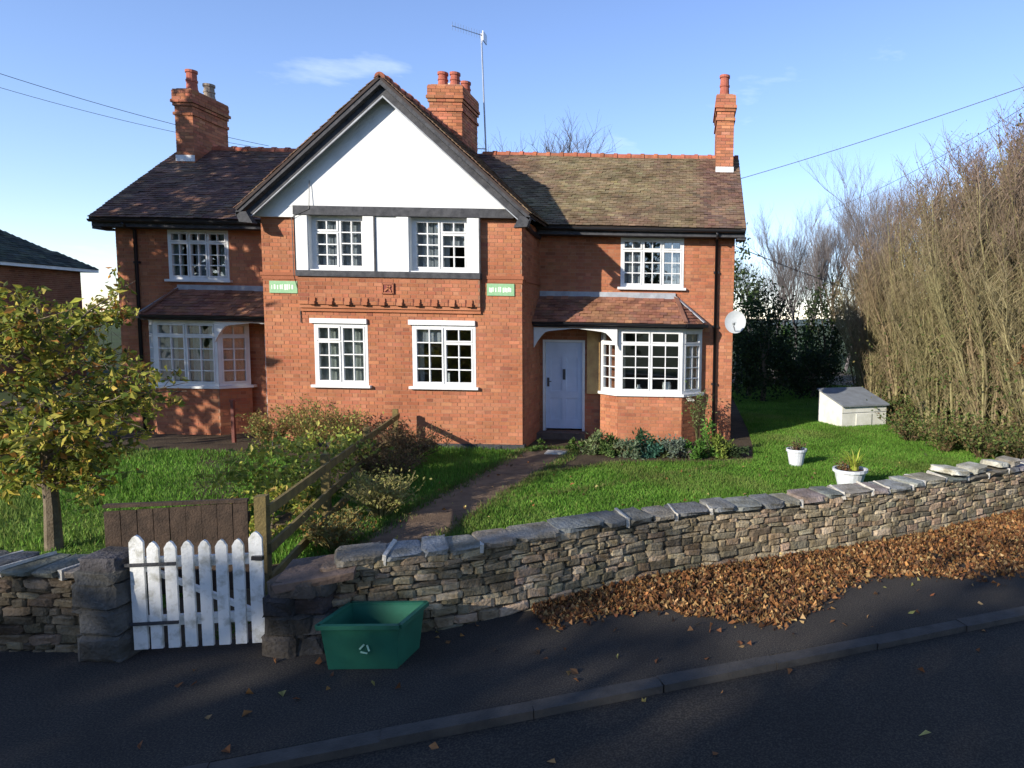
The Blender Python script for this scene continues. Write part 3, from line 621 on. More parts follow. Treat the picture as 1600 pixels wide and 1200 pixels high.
def bay(sgn, x0, x1, par, cur):
    """canted bay: brick base, three white window faces; x0..x1 the front face"""
    d = YM-YB-.01; zs = .93; zt = 2.34; q = .44
    foot = [(x0, YB), (x1, YB), (x1+q, YB+q), (x1+q, YM+.05), (x0-q, YM+.05), (x0-q, YB+q)]
    brick_wall('bay_wall', (x0, YB, HB), (1, 0, 0), FR, x1-x0, zs-HB-.06, (), par, th=.15)
    cn = q*math.sqrt(2)
    brick_wall('bay_wall', (x1+.004, YB+.004, HB), (1, 1, 0), (1, -1, 0), cn, zs-HB-.06, (), par, th=.12)
    brick_wall('bay_wall', (x0-q, YB+q, HB), (1, -1, 0), (-1, -1, 0), cn-.004, zs-HB-.06, (), par, th=.12)
    sl_ = [(x0-.04, YB-.06), (x1+.04, YB-.06), (x1+q+.06, YB+q-.02), (x1+q+.06, YM), (x0-q-.06, YM), (x0-q-.06, YB+q-.02)]
    MB().prism([(p[0], p[1], zs-.055) for p in sl_], (0, 0, .055)).build('bay_sill', 'white_paint', par)
    LB = [(0, .5, .80, 1, 2, 1), (.5, 1, .80, 1, 2, 1), (0, .5, 0, .80, 2, 4), (.5, 1, 0, .80, 2, 4)]
    LS = [(0, 1, .80, 1, 1 if sgn > 0 else 2, 1), (0, 1, 0, .80, 2, 4)]
    grid_window('bay_window', (x0, YB, zs+.002), (1, 0, 0), FR, x1-x0, zt-zs, LB, par, sill=False, fr=.06, curtain=cur)
    grid_window('bay_window', (x1+.006, YB+.008, zs+.002), (1, 1, 0), (1, -1, 0), cn-.02, zt-zs, LS, par, sill=False, fr=.06, curtain=[(.1, .9, .02, .98, 'curtain', .1)])
    grid_window('bay_window', (x0-q+.006, YB+q-.008, zs+.002), (1, -1, 0), (-1, -1, 0), cn-.02, zt-zs, LS, par, sill=False, fr=.06)
    MB().prism([(p[0], p[1], zt+.004) for p in [(x0-.01, YB-.02), (x1+.01, YB-.02), (x1+q+.02, YB+q), (x1+q+.02, YM), (x0-q-.02, YM), (x0-q-.02, YB+q)]], (0, 0, .03)).build('bay_head', 'white_paint', par)
def porch(sgn, x_in, x_bay, par):
    """white arched porch board from the gable wall to the bay"""
    z1, y0 = 2.345, YB-.10; L = x_bay-x_in; n = 22; top = []; bot = []
    for i in range(n+1):
        t = i/n; x = x_in+L*t
        e = min(t, 1-t); drop = .32*max(0, 1-e/.16)**1.6+.10
        apex = .0 if abs(t-.55) > .03 else .0
        bot.append((x, y0, z1-drop+.10*min(1, e/.45)-.02)); top.append((x, y0, z1))
    b = MB()
    for i in range(n): b.prism([bot[i], bot[i+1], top[i+1], top[i]], (0, .05, 0))
    b.build('porch_board', 'white_paint', par)
lean_to(1, GX1+.006, bayR[0], bayR[1], house); lean_to(-1, GX0-.006, bayL[1], bayL[0], house)
bay(1, bayR[0], bayR[1], house, [(.03, .10, .02, .98, 'curtain', .12)])
bay(-1, bayL[0], bayL[1], house, [(.03, .30, .02, .98, 'curtain', .12), (.55, .72, .02, .98, 'curtain', .12), (.8, .97, .02, .98, 'curtain', .12)])
porch(1, GX1+.012, bayR[0]-.02, house); porch(-1, GX0-.012, bayL[1]+.02, house)
def door(x0, x1, par, flip):
    z0, z1 = GZ+.19, 2.03; y = YM-.01
    MB().boxes([[x0-.04, x0+.015, y-.02, y+.12, GZ+.14, z1+.03], [x1-.015, x1+.04, y-.02, y+.12, GZ+.14, z1+.03], [x0+.015, x1-.015, y-.02, y+.12, z1-.02, z1+.03]]).build('door_frame', 'white_paint', par)
    w = x1-x0-.04; X = x0+.02; f = [[X, X+w, y+.05, y+.09, z0, z1-.025]]
    d = MB().boxes(f)
    # planted rails and stiles leave two tall upper panels and two lower ones sunk
    for a, c in ((0, .11), (w/2-.05, w/2+.05), (w-.11, w)): d.box(X+a, X+c, y+.028, y+.05, z0, z1-.025)
    for a, c in ((0, .2), (.70, .86), (1.62, z1-.025-z0)):
        d.box(X+.11, X+w/2-.05, y+.028, y+.05, z0+a, z0+c); d.box(X+w/2+.05, X+w-.11, y+.028, y+.05, z0+a, z0+c)
    d = d.build('door', 'door_paint', par)
    MB().box(X+w/2-.03, X+w/2+.03, y+.012, y+.028, z0+1.12, z0+1.36).build('knocker', 'brass', d)
    hx = X+.055 if flip else X+w-.055
    MB().box(hx-.025, hx+.025, y+.012, y+.028, z0+.96, z0+1.16).tube([(hx, y+.015, z0+1.08), (hx, y-.03, z0+1.08), (hx+.08, y-.03, z0+1.08)], .01, 6).build('handle', 'brass', d)
    MB().box(x0-.12, x1+.10, YM-.36, YM-.008, HB, GZ+.14).build('door_step', 'brown_stone', par)
door(-3.18, -2.31, house, True); door(-9.46, -8.6, house, False)
MB().box(-2.22, -1.93, YM-.05, YM-.008, .85, 2.33).build('side_panel', 'tan_panel', house)  # added tan board, stands in for the golden reflection between door and bay
# floors, ceilings and a room lining so that rooms are dark inside
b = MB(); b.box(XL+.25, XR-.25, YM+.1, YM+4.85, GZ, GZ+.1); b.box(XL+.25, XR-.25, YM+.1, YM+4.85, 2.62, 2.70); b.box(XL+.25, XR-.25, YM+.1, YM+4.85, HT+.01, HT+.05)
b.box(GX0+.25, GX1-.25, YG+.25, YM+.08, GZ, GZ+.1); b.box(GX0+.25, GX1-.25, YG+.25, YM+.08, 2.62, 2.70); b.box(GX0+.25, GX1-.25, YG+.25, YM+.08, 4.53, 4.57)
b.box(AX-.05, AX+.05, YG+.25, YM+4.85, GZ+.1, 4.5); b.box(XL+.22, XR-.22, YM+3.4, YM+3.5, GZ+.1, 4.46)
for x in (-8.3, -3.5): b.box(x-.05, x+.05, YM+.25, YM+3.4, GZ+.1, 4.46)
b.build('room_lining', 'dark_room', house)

# things standing on the bay window sill
def ornament(loc, prof, m, label, name='vase', cat='vase'):
    o = MB().lathe(prof, loc, 12).build(name, m, loc=loc, smooth=True); return tag(o, label, cat)
ornament((-.40, YB+.16, .932), [(0, 0), (.07, 0), (.09, .05), (.10, .16), (.085, .24), (.09, .25), (.075, .25), (.07, .1)], 'white_paint', 'large white pot on the bay window sill of the right cottage')
ornament((-1.02, YB+.16, .932), [(0, 0), (.05, 0), (.07, .04), (.06, .1), (.03, .14), (.035, .18), (0, .17)], 'white_paint', 'small white jug on the bay window sill of the right cottage')
o = MB().boxes([[-4.98, -4.83, YG+.16, YG+.17, 1.19, 1.40]], jit=.003).build('picture_card', 'white_paint', loc=(-4.9, YG+.16, 1.19)); tag(o, 'white card standing inside the lower right gable window', 'card')

# ------------------------------------------------------------------ things fixed to the house
def sign(x0, x1, z0, z1, label, seed):
    r = random.Random(seed); t = thing('name_sign', ((x0+x1)/2, YG-.02, z0), label, 'sign')
    MB().box(x0, x1, YG-.03, YG-.008, z0, z1).build('board', 'sign_green', t)
    b = MB(); x = x0+.045; h = (z1-z0)
    while x < x1-.06:                        # lettering too worn to read in the photograph: only soft pale strokes are left
        w = r.choice([.018, .026, .034]); b.box(x, x+w, YG-.034, YG-.0305, z0+h*r.uniform(.26, .34), z0+h*r.uniform(.64, .74)); x += w+r.choice([.006, .008, .012, .03])
    b.build('lettering', 'sign_letter', t)
sign(-8.36, -7.80, 2.95, 3.19, 'green house name sign on the gable pier above the left cottage porch', 3)
sign(-4.00, -3.45, 2.97, 3.21, 'green house name sign on the gable pier beside the right cottage porch', 8)
# satellite dish
t = thing('satellite_dish', (.98, YM-.01, 2.45), 'round white satellite dish on the brick corner beside the black downpipe', 'dish')
dn_ = nrm(A(-.18, -1, .28)); cx_ = A(1.09, YM-.34, 2.53); ref = nrm(np.cross(dn_, A(0, 0, 1))); rf2 = np.cross(ref, dn_); v = [cx_-dn_*.0]; f = []
rings = [(.07, -.005), (.14, .012), (.20, .032), (.235, .05)]
v = [cx_-dn_*.05]
for rr, dd in rings:
    for i in range(24): a_ = i*math.pi/12; v.append(cx_+dn_*(dd-.045)+ref*rr*math.cos(a_)+rf2*rr*1.1*math.sin(a_))
for i in range(24): f.append((0, 1+i, 1+(i+1) % 24))
b = MB(); b.add(v, f); b.Fc.append(np.array([(1+24*k+i, 1+24*(k+1)+i, 1+24*(k+1)+(i+1) % 24, 1+24*k+(i+1) % 24) for k in range(3) for i in range(24)])); b.Cc.append(np.ones((72, 3)))
b.build('reflector', 'dish', t, smooth=True)
MB().tube([cx_-rf2*.2, cx_-rf2*.16+dn_*.3], .012, 6).build('arm', 'steel', t)
MB().tube([cx_-rf2*.14+dn_*.28, cx_-rf2*.10+dn_*.34], .03, 8).build('receiver', 'dish', t)
MB().tube([cx_-dn_*.05, cx_-dn_*.14, (1.0, YM-.10, 2.45), (1.0, YM-.008, 2.45)], .02, 6).box(.95, 1.045, YM-.02, YM-.007, 2.36, 2.55).build('bracket', 'steel', t)
# aerial behind the middle chimney
t = thing('television_aerial', (-5.32, 18.45, 6.2), 'tall thin television aerial on a mast strapped to the middle chimney', 'aerial')
top = aty(752, 52, 18.45); bot = aty(760, 238, 18.45)
MB().tube([bot+A(0, 0, -.25), top], .022, 6).build('mast', 'steel', t)
a0 = aty(706, 40, 17.6); a1 = aty(756, 56, 18.5); bo = MB().tube([a0, a1], .011, 5).build('boom', 'steel', t)
for i in range(12): c = a0+(a1-a0)*(i/12+.02); MB().tube([c-A(0, .0, .10), c+A(0, 0, .10)], .004, 4).build('element', 'steel', bo)
MB().boxes([[-.012, .012, -.16, .16, -.12, .12]], O=a1+A(.02, 0, -.05)).build('reflector', 'steel', t)
for z in (6.95, 6.5): MB().tube([(-5.57, 18.44, z), (bot[0], 18.45, z)], .014, 5).build('clamp', 'steel', t)
# overhead wires
def wire(p, q, sag, label, r=.012):
    p = np.asarray(p, float); q = np.asarray(q, float); k = np.linspace(0, 1, 25)[:, None]; P = p*(1-k)+q*k; P[:, 2] -= (4*sag*k*(1-k))[:, 0]
    tag(MB().tube(P, r, 5).build('overhead_wire', 'wire', loc=p), label, 'wire')
wire((-4.6, 21.0, 5.2), aty(1700, 100, 13.5), .25, 'thin black wire crossing the sky behind the right chimney', .008)
wire(aty(1150, 385, 17.5), aty(1420, 480, 30), .1, 'thin wire running from the right end wall towards the bare trees')
wire(aty(1290, 330, 30), aty(1720, 90, 15), .3, 'thin wire rising above the bare thicket', .007)
wire(aty(-120, 75, 15), aty(420, 228, 20.5), .15, 'upper of two thin wires meeting the left roof ridge', .007)
wire(aty(-120, 100, 16), aty(440, 236, 20.7), .2, 'lower of two thin wires meeting the left roof ridge', .006)

# ================================================================== FRONT BOUNDARY: stone walls, gates, fence
STONES = [(.34, .275, .18), (.28, .23, .155), (.23, .195, .135), (.40, .325, .215), (.20, .175, .12), (.32, .235, .16)]
def stone_mesh(i):
    r = np.random.default_rng(100+i)
    g = [-1, -.62, .62, 1]; v = []; idx = {}
    # rounded block: a 3x3 grid on each face
    def vid(p):
        if p not in idx:
            q = np.array(p, float); k = np.abs(q) > .99; 
            if k.sum() >= 2: q[k] *= .86
            q = q*(1+r.normal(0, .05, 3)); q += r.normal(0, .035, 3); idx[p] = len(v); v.append(q*.5)
        return idx[p]
    f = []
    for ax in range(3):
        for s in (-1, 1):
            for i_ in range(3):
                for j_ in range(3):
                    q = []
                    for (a, c) in ((i_, j_), (i_+1, j_), (i_+1, j_+1), (i_, j_+1)):
                        p = [0, 0, 0]; p[ax] = s; p[(ax+1) % 3] = g[a]; p[(ax+2) % 3] = g[c]; q.append(vid(tuple(p)))
                    f.append(q if s > 0 else q[::-1])
    return np.array(v), np.array(f)
SM = [stone_mesh(i) for i in range(14)]
def path_at(pts):
    P = np.array(pts, float); seg = np.linalg.norm(np.diff(P, axis=0), axis=1); cum = np.concatenate([[0], np.cumsum(seg)])
    def at(s):
        i = min(max(np.searchsorted(cum, s)-1, 0), len(seg)-1); t = (s-cum[i])/seg[i]; p = P[i]*(1-t)+P[i+1]*t; d = (P[i+1]-P[i])/seg[i]; return p, d
    return at, cum[-1]
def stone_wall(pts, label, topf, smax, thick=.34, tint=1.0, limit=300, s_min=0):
    at, L = path_at(pts); t = thing('stone_wall', (pts[1][0], pts[1][1], 0), label, 'wall')
    core = MB(); ss = np.arange(0, L, .25).tolist()+[L]
    for a, c in zip(ss[:-1], ss[1:]):
        p, d = at(a); q, d2 = at(c-1e-6); n = A(-d[1], d[0]); n2 = A(-d2[1], d2[0]); z = min(topf(a), topf(c))-.09
        core.prism([(*(p+n*.05), -.2), (*(q+n2*.05), -.2), (*(q+n2*(thick-.03)), -.2), (*(p+n*(thick-.03)), -.2)], (0, 0, z+.2))
    core.build('wall_core', 'stone_mortar', t)
    rest = MB(); cnt = 0; nrest = 0; z = -.04; row = 0
    while True:
        h = random.uniform(.036, .088)
        if z+h*.5 > .70: break
        s = random.uniform(-.1, .05)
        while s < L:
            w = random.uniform(.07, .23)*(1.2 if h > .07 else .95); sm = s+w/2
            if sm > L: break
            if z+h < topf(sm)-.05:
                p, d = at(sm); n = A(-d[1], d[0]); v, f = SM[random.randrange(len(SM))]; dp = .14+random.uniform(0, .02)
                hh = h*random.uniform(.85, 1.12); zc = z+h/2+random.uniform(-.012, .012); tl = random.uniform(-.12, .12)
                lx = v[:, 0]*(w-.004)*1.08; lz = v[:, 2]*(hh-.002)*1.10; ly = v[:, 1]*dp*1.0
                X = p[0]+d[0]*lx+n[0]*(ly+.062); Y = p[1]+d[1]*lx+n[1]*(ly+.062); Z = zc+lz+lx*tl
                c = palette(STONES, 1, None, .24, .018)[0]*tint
                V = np.stack([X, Y, Z], 1)
                if cnt < limit and sm < smax and sm > s_min: MB().add(V, f, c).build('stone', 'stone', t, loc=(*p, zc)) if False else MB().add(V, f, c).build('stone', 'stone', t); cnt += 1
                else: rest.add(V, f, c); nrest += 1
            s += w+random.uniform(.0, .012)
        z += h; row += 1
    if nrest: tag(rest.build('rubble', 'stone', t), kind='stuff')
    # coping: flat slabs with pale lime joints between
    s = 0
    while s < L-.1:
        w = random.uniform(.20, .46); w = min(w, L-s); p, d = at(s+w/2); n = A(-d[1], d[0]); zt = topf(s+w/2)
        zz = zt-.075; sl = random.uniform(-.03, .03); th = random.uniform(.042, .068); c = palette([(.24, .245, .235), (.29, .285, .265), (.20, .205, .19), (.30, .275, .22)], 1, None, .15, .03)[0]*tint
        v, f = SM[random.randrange(len(SM))]; lx = v[:, 0]*(w-.02)*1.08; ly = v[:, 1]*(thick+.07); lz = v[:, 2]*th*1.05
        X = p[0]+d[0]*lx+n[0]*(ly+thick/2); Y = p[1]+d[1]*lx+n[1]*(ly+thick/2); MB().add(np.stack([X, Y, zz+lz+th/2-.01+sl*lx], 1), f, c).build('coping_stone', 'stone', t)
        if random.random() < .75:
            p2, d2 = at(min(s+w, L-.01)); b = MB(); n2 = A(-d2[1], d2[0])
            b.boxes([[-.014, .018, -.012, thick+.012, zz-.03, zz+th*.86]], O=(p2[0], p2[1], 0), U=(d2[0]*.9-n2[0]*.25, d2[1]*.9-n2[1]*.25, 0), N=(n2[0]+d2[0]*.25, n2[1]+d2[1]*.25, 0), jit=.006); b.build('mortar_joint', 'lime', t)
        s += w
    return t, at, L
def topR(s): return .68+.015*math.sin(s*1.3)+.012*math.sin(s*4.1)
wallR, atR, LR = stone_wall(WALL_R, 'long rubble stone garden wall with grey slab coping right of the white picket gate', topR, 8.9)
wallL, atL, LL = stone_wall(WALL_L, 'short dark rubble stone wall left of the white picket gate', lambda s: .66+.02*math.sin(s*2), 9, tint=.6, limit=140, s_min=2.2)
# pale broken capping slabs lying on the right-hand end of the wall
for i, (px, w, dd, zz, c) in enumerate([(1508, .34, .40, .05, (.62, .60, .50)), (1545, .28, .32, .055, (.42, .41, .35)), (1578, .26, .30, .045, (.55, .53, .44)), (1600, .2, .3, .06, (.34, .31, .26))]):
    p = aty(px, 735, 8.4+(px-1500)*.0075); s = 6.5
    best = min(np.arange(0, LR, .05), key=lambda q: abs(PCX+FPX*(atR(q)[0][0])/(atR(q)[0][1])-px)); q, d = atR(best); n = A(-d[1], d[0]); v, f = SM[i+3]
    lx = v[:, 0]*w; ly = v[:, 1]*dd; lz = v[:, 2]*zz*1.6; V = np.stack([q[0]+d[0]*lx+n[0]*(ly+.15), q[1]+d[1]*lx+n[1]*(ly+.15), topR(best)+.022+lz+.1*lx*(1 if i % 2 else -1)], 1)
    o = MB().add(V, f, c).build('loose_slab', 'stone', loc=(q[0], q[1], topR(best)))
    tag(o, ['broad cream slab loose on top of the garden wall beside the bramble', 'grey broken slab between two pale slabs on the garden wall', 'small cream slab loose on the garden wall next to the grey slab', 'brown stone at the end of the loose slabs on the garden wall'][i], 'stone')
# gate piers
t = thing('gate_pier', (-4.10, 4.86, 0), 'dark rounded stone gate pier left of the white picket gate', 'pier')
b = MB(); r_ = [(.0, .0)]
for k, (zz, hh, w) in enumerate(((0, .2, .34), (.2, .19, .32), (.39, .19, .33), (.575, .10, .30))):
    v, f = SM[k]; MB().add(np.stack([-4.16+v[:, 0]*w*1.05, 4.86+v[:, 1]*.36, zz+hh/2+v[:, 2]*hh*1.12], 1), f, (.10, .098, .092)).build('stone', 'stone', t)
v, f = SM[8]; MB().add(np.stack([-4.16+v[:, 0]*.30, 4.86+v[:, 1]*.32, .70+v[:, 2]*.13], 1), f, (.085, .08, .085)).build('cap_stone', 'stone', t)
t = thing('gate_pier', (-2.82, 5.05, 0), 'low dark stone gate pier with a sloping brown slab right of the white picket gate', 'pier')
for k, (zz, hh, x, w) in enumerate(((-.02, .17, -2.95, .26), (-.02, .17, -2.76, .22), (.14, .16, -2.90, .34), (.14, .15, -2.72, .22), (.29, .15, -2.96, .24), (.29, .14, -2.76, .24), (.42, .13, -2.88, .36), (.42, .12, -2.72, .20))):
    v, f = SM[k+2]; MB().add(np.stack([x+v[:, 0]*w*1.06, 5.06+(x+2.8)*.25+v[:, 1]*.40, zz+hh/2+v[:, 2]*hh*1.14], 1), f, palette([(.075, .073, .068), (.055, .054, .052), (.09, .08, .068)], 1)[0]).build('stone', 'stone', t)
MB().boxes([[-.27, .25, -.21, .21, -.02, .022]], O=(-2.74, 5.08, .565), U=nrm(A(1, .25, .10)), N=nrm(A(-.25, 1, .12)), W=nrm(A(-.1, -.12, 1)), jit=.012).build('cap_stone', 'brown_stone', t)
# white picket gate
t = thing('picket_gate', (-3.55, 4.88, 0), 'white painted picket gate with pointed pales between two dark stone piers', 'gate')
g0, g1 = A(-3.97, 4.80, 0), A(-3.13, 4.95, 0); gd = nrm(g1-g0); gn = A(-gd[1], gd[0], 0)
def gbox(u0, u1, n0, n1, z0, z1): return [u0, u1, n0, n1, z0, z1]
GL = np.linalg.norm(g1-g0); K = 8
for i in range(K):
    u = i*(GL-.07)/(K-1); w = .075 if 0 < i < K-1 else .09; zt = .86 if 0 < i < K-1 else .91
    pts = [g0+gd*(u)+A(0, 0, .06), g0+gd*(u+w)+A(0, 0, .06), g0+gd*(u+w)+A(0, 0, zt-.05), g0+gd*(u+w*.72)+A(0, 0, zt-.012), g0+gd*(u+w*.5)+A(0, 0, zt), g0+gd*(u+w*.28)+A(0, 0, zt-.012), g0+gd*(u)+A(0, 0, zt-.05)]
    MB().prism(pts, -gn*.022).build('pale' if 0 < i < K-1 else 'gate_stile', 'gate_paint', t)
for z in (.22, .66): MB().boxes([[.0, GL, .0015, .035, z, z+.075]], O=g0, U=gd, N=gn).build('rail', 'gate_paint', t)
MB().prism([g0+gd*.04+A(0, 0, .66), g0+gd*.12+A(0, 0, .66), g0+gd*(GL-.04)+A(0, 0, .30), g0+gd*(GL-.12)+A(0, 0, .30)], gn*.03).build('brace', 'gate_paint', t)
MB().box(-3.17, -3.09, 4.90, 4.93, .70, .73).build('latch', 'black_plastic', t)
for z in (.255, .695): MB().boxes([[-.10, .30, -.034, -.0225, z-.011, z+.011]], O=g0, U=gd, N=gn).build('hinge', 'dark_stone', t)
# brown boarded gate of the left cottage
p0, p1 = A(-5.22, 6.05, GZ), A(-4.10, 6.33, GZ); dd = nrm(p1-p0); dnn = A(-dd[1], dd[0], 0); GL2 = np.linalg.norm(p1-p0)
t = thing('board_gate', ((p0+p1)/2).tolist(), 'dark brown gate of upright boards behind the white picket gate', 'gate')
for i in range(9):
    w = GL2/9; MB().boxes([[i*w+.003, (i+1)*w-.003, -.02, 0, .06, .86+i*.004]], O=p0, U=dd, N=dnn, jit=.002).build('board', 'brown_timber', t)
for z in (.15, .70): MB().boxes([[0, GL2, .0015, .04, z, z+.09]], O=p0, U=dd, N=dnn).build('rail', 'brown_timber', t)
MB().boxes([[0, GL2, -.03, .03, .895, .925]], O=p0, U=dd, N=dnn).build('cap_rail', 'brown_timber', t)
# two-rail timber fence between the gardens
t = thing('rail_fence', (-4.9, 9.8, GZ), 'weathered timber post and rail fence between the two front gardens', 'fence')
fp = [A(-4.02, 6.40, GZ), A(-4.62, 8.7, GZ), A(-5.2, 11.1, GZ), A(-5.72, 13.45, GZ)]
fh = [.94, .88, .84, .84]
for q, h in zip(fp, fh): MB().boxes([[-.05, .05, -.05, .05, -.1, h]], O=q, U=nrm(A(1, .25, 0)), N=nrm(A(-.25, 1, 0)), jit=.004).build('post', 'timber', t)
for i in range(3):
    for k, z in enumerate((.76, .40, .10)):
        a = fp[i]+A(.06, 0, z*fh[i]/.9); c = fp[i+1]+A(.06, 0, z*fh[i+1]/.9); MB().bar(a, c, .035, .10).build('rail', 'timber', t)
# brown brackets leaning at the house end of the fence
t = thing('rusty_post', (-9.55, 13.6, GZ), 'thin rust brown post standing before the left bay window', 'post')
q = atz(366, 692, GZ); MB().boxes([[q[0]-.03, q[0]+.03, q[1]-.03, q[1]+.03, GZ-.05, GZ+.85]]).build('shaft', 'rust', t); MB().box(q[0]-.04, q[0]+.04, q[1]-.04, q[1]+.04, GZ+.85, GZ+.90).build('cap', 'rust', t); t.location = (q[0], q[1], GZ); WM[t.name] = Matrix.Translation(Vector((q[0], q[1], GZ)))
for ch in [o for o in bpy.data.objects if o.parent == t]: ch.matrix_parent_inverse = WM[t.name].inverted()

# ================================================================== SMALLER THINGS
# green recycling box
t = thing('recycling_box', (-2.2, 4.95, 0), 'open dark green plastic recycling box on the pavement by the wall', 'box')
bo = A(-1.99, 4.66, .002); U = nrm(A(-.97, -.06, 0)); N = nrm(A(.10, .97, 0)); Lx, Ly, Hh = .54, .38, .33
def frust(b, l0, l1, w0, w1, z0, z1, inner=False):
    lo = [bo+U*l0+N*w0, bo+U*(Lx-l0)+N*w0, bo+U*(Lx-l0)+N*(Ly-w0), bo+U*l0+N*(Ly-w0)]; hi = [bo+U*l1+N*w1, bo+U*(Lx-l1)+N*w1, bo+U*(Lx-l1)+N*(Ly-w1), bo+U*l1+N*(Ly-w1)]
    v = [p+A(0, 0, z0) for p in lo]+[p+A(0, 0, z1) for p in hi]; b.add(v, [(i, (i+1) % 4, 4+(i+1) % 4, 4+i) for i in range(4)]); return v
b = MB(); v = frust(b, .03, 0, .03, 0, 0, Hh); w = frust(b, .045, .012, .045, .012, .01, Hh); b.add(v[:4], [(3, 2, 1, 0)]); b.add(w[:4], [(0, 1, 2, 3)])
b.build('body', 'green_plastic', t)
b = MB()
for i in range(4):
    c = [bo-U*.012-N*.012, bo+U*(Lx+.012)-N*.012, bo+U*(Lx+.012)+N*(Ly+.012), bo-U*.012+N*(Ly+.012)]; b.bar(c[i]+A(0, 0, Hh), c[(i+1) % 4]+A(0, 0, Hh), .034, .03)
b.build('rim', 'green_plastic', t)
b = MB(); cpt = bo+U*.24-N*.0015+N*.012+A(0, 0, .16)
for a in range(3):
    an = a*2.094; p = cpt+U*.035*math.cos(an)+A(0, 0, .035*math.sin(an))-N*.008; q = cpt+U*.035*math.cos(an+1.5)+A(0, 0, .035*math.sin(an+1.5))-N*.008; b.bar(p, q, .004, .012)
b.build('emblem', 'pale_green', t)
# coal bunker
t = thing('coal_bunker', (4.6, 18.2, GZ), 'white concrete bunker with a sloping grey lid beside the bare thicket', 'bunker')
o0 = A(4.10, 17.65, GZ); U = nrm(A(1.36, .62, 0)); N = nrm(A(-.62, 1.36, 0)); L, D = 1.45, 1.05
pr_ = [o0, o0+N*D, o0+N*D+A(0, 0, .88), o0+A(0, 0, .56)]
MB().prism([p-A(0, 0, .05) for p in pr_[:2]]+pr_[2:], U*L).build('body', 'bunker_white', t)
MB().prism([pr_[3]-U*.04-N*.07+A(0, 0, -.02), pr_[2]-U*.04+N*.04+A(0, 0, .012), pr_[2]-U*.04+N*.04+A(0, 0, .052), pr_[3]-U*.04-N*.07+A(0, 0, .02)], U*(L+.08)).build('lid', 'bunker_grey', t)
MB().boxes([[.45, .95, -.02, -.002, .04, .34]], O=o0, U=U, N=N).build('hatch', 'bunker_white', t)
for z in (.19, .37): MB().boxes([[.0, L, -.008, -.002, z, z+.012]], O=o0+A(0, 0, .0), U=U, N=N).build('joint', 'bunker_grey', t) if z > .36 else None
# plant pots with plants
def blades(n, h, spread, base, cols, w=.014, curve=.5):
    b = MB()
    for i in range(n):
        a = random.uniform(0, 6.28); L = h*random.uniform(.6, 1.1); s = spread*random.uniform(.3, 1); d = A(math.cos(a), math.sin(a), 0); sd = A(-d[1], d[0], 0); p = np.asarray(base)+d*random.uniform(0, .08); c = cols[random.randrange(len(cols))]
        pts = [p+d*s*t*t+A(0, 0, L*(t-curve*.35*t*t*t)) for t in (0, .35, .7, 1)]; ww = [w, w*.9, w*.6, .001]; v = []
        for q, k in zip(pts, ww): v += [q-sd*k, q+sd*k]
        b.add(v, [(0, 1, 3, 2), (2, 3, 5, 4), (4, 5, 7, 6)], c)
    return b
def pot(loc, r, h, label):
    t = thing('plant_pot', loc, label, 'pot'); MB().lathe([(0, 0), (r*.68, 0), (r*.95, h*.86), (r*1.06, h*.87), (r*1.06, h), (r*.93, h), (r*.9, h*.85), (0, h*.84)], loc, 20).build('pot', 'pot_white', t, smooth=False)
    MB().lathe([(r*.9, h*.88), (r*.5, h*.93), (0, h*.95)], loc, 14).build('compost', 'soil', t); return t
l1 = (2.12, 12.70, GZ); l2 = (2.72, 11.0, GZ)
pot(l1, .185, .33, 'smaller white tapered plant pot on the lawn with low dull plants'); pot(l2, .27, .33, 'larger white tapered plant pot on the lawn by the stone wall')
b = blades(9, .38, .12, (l1[0], l1[1], GZ+.3), [(.12, .15, .06)], .004); o = b.build('pot_grass', 'leaf', loc=(l1[0], l1[1], GZ+.28)); tag(o, 'few thin upright stems growing from the smaller white pot', 'plant')
b = blades(46, .40, .38, (l2[0]+.08, l2[1], GZ+.28), [(.42, .46, .06), (.34, .42, .05), (.5, .5, .10)], .014); o = b.build('spiky_plant', 'leaf', loc=(l2[0], l2[1], GZ+.28)); tag(o, 'bright yellow-green spiky plant in the larger white pot', 'plant')
# pale doorstep slab on the path
o = MB().boxes([[-2.75, -2.35, 13.35, 13.62, GZ+.010, GZ+.045]], jit=.008).build('stepping_stone', 'lime', loc=(-2.5, 13.5, GZ)); tag(o, 'pale flat stepping stone on the path before the white door', 'stone')

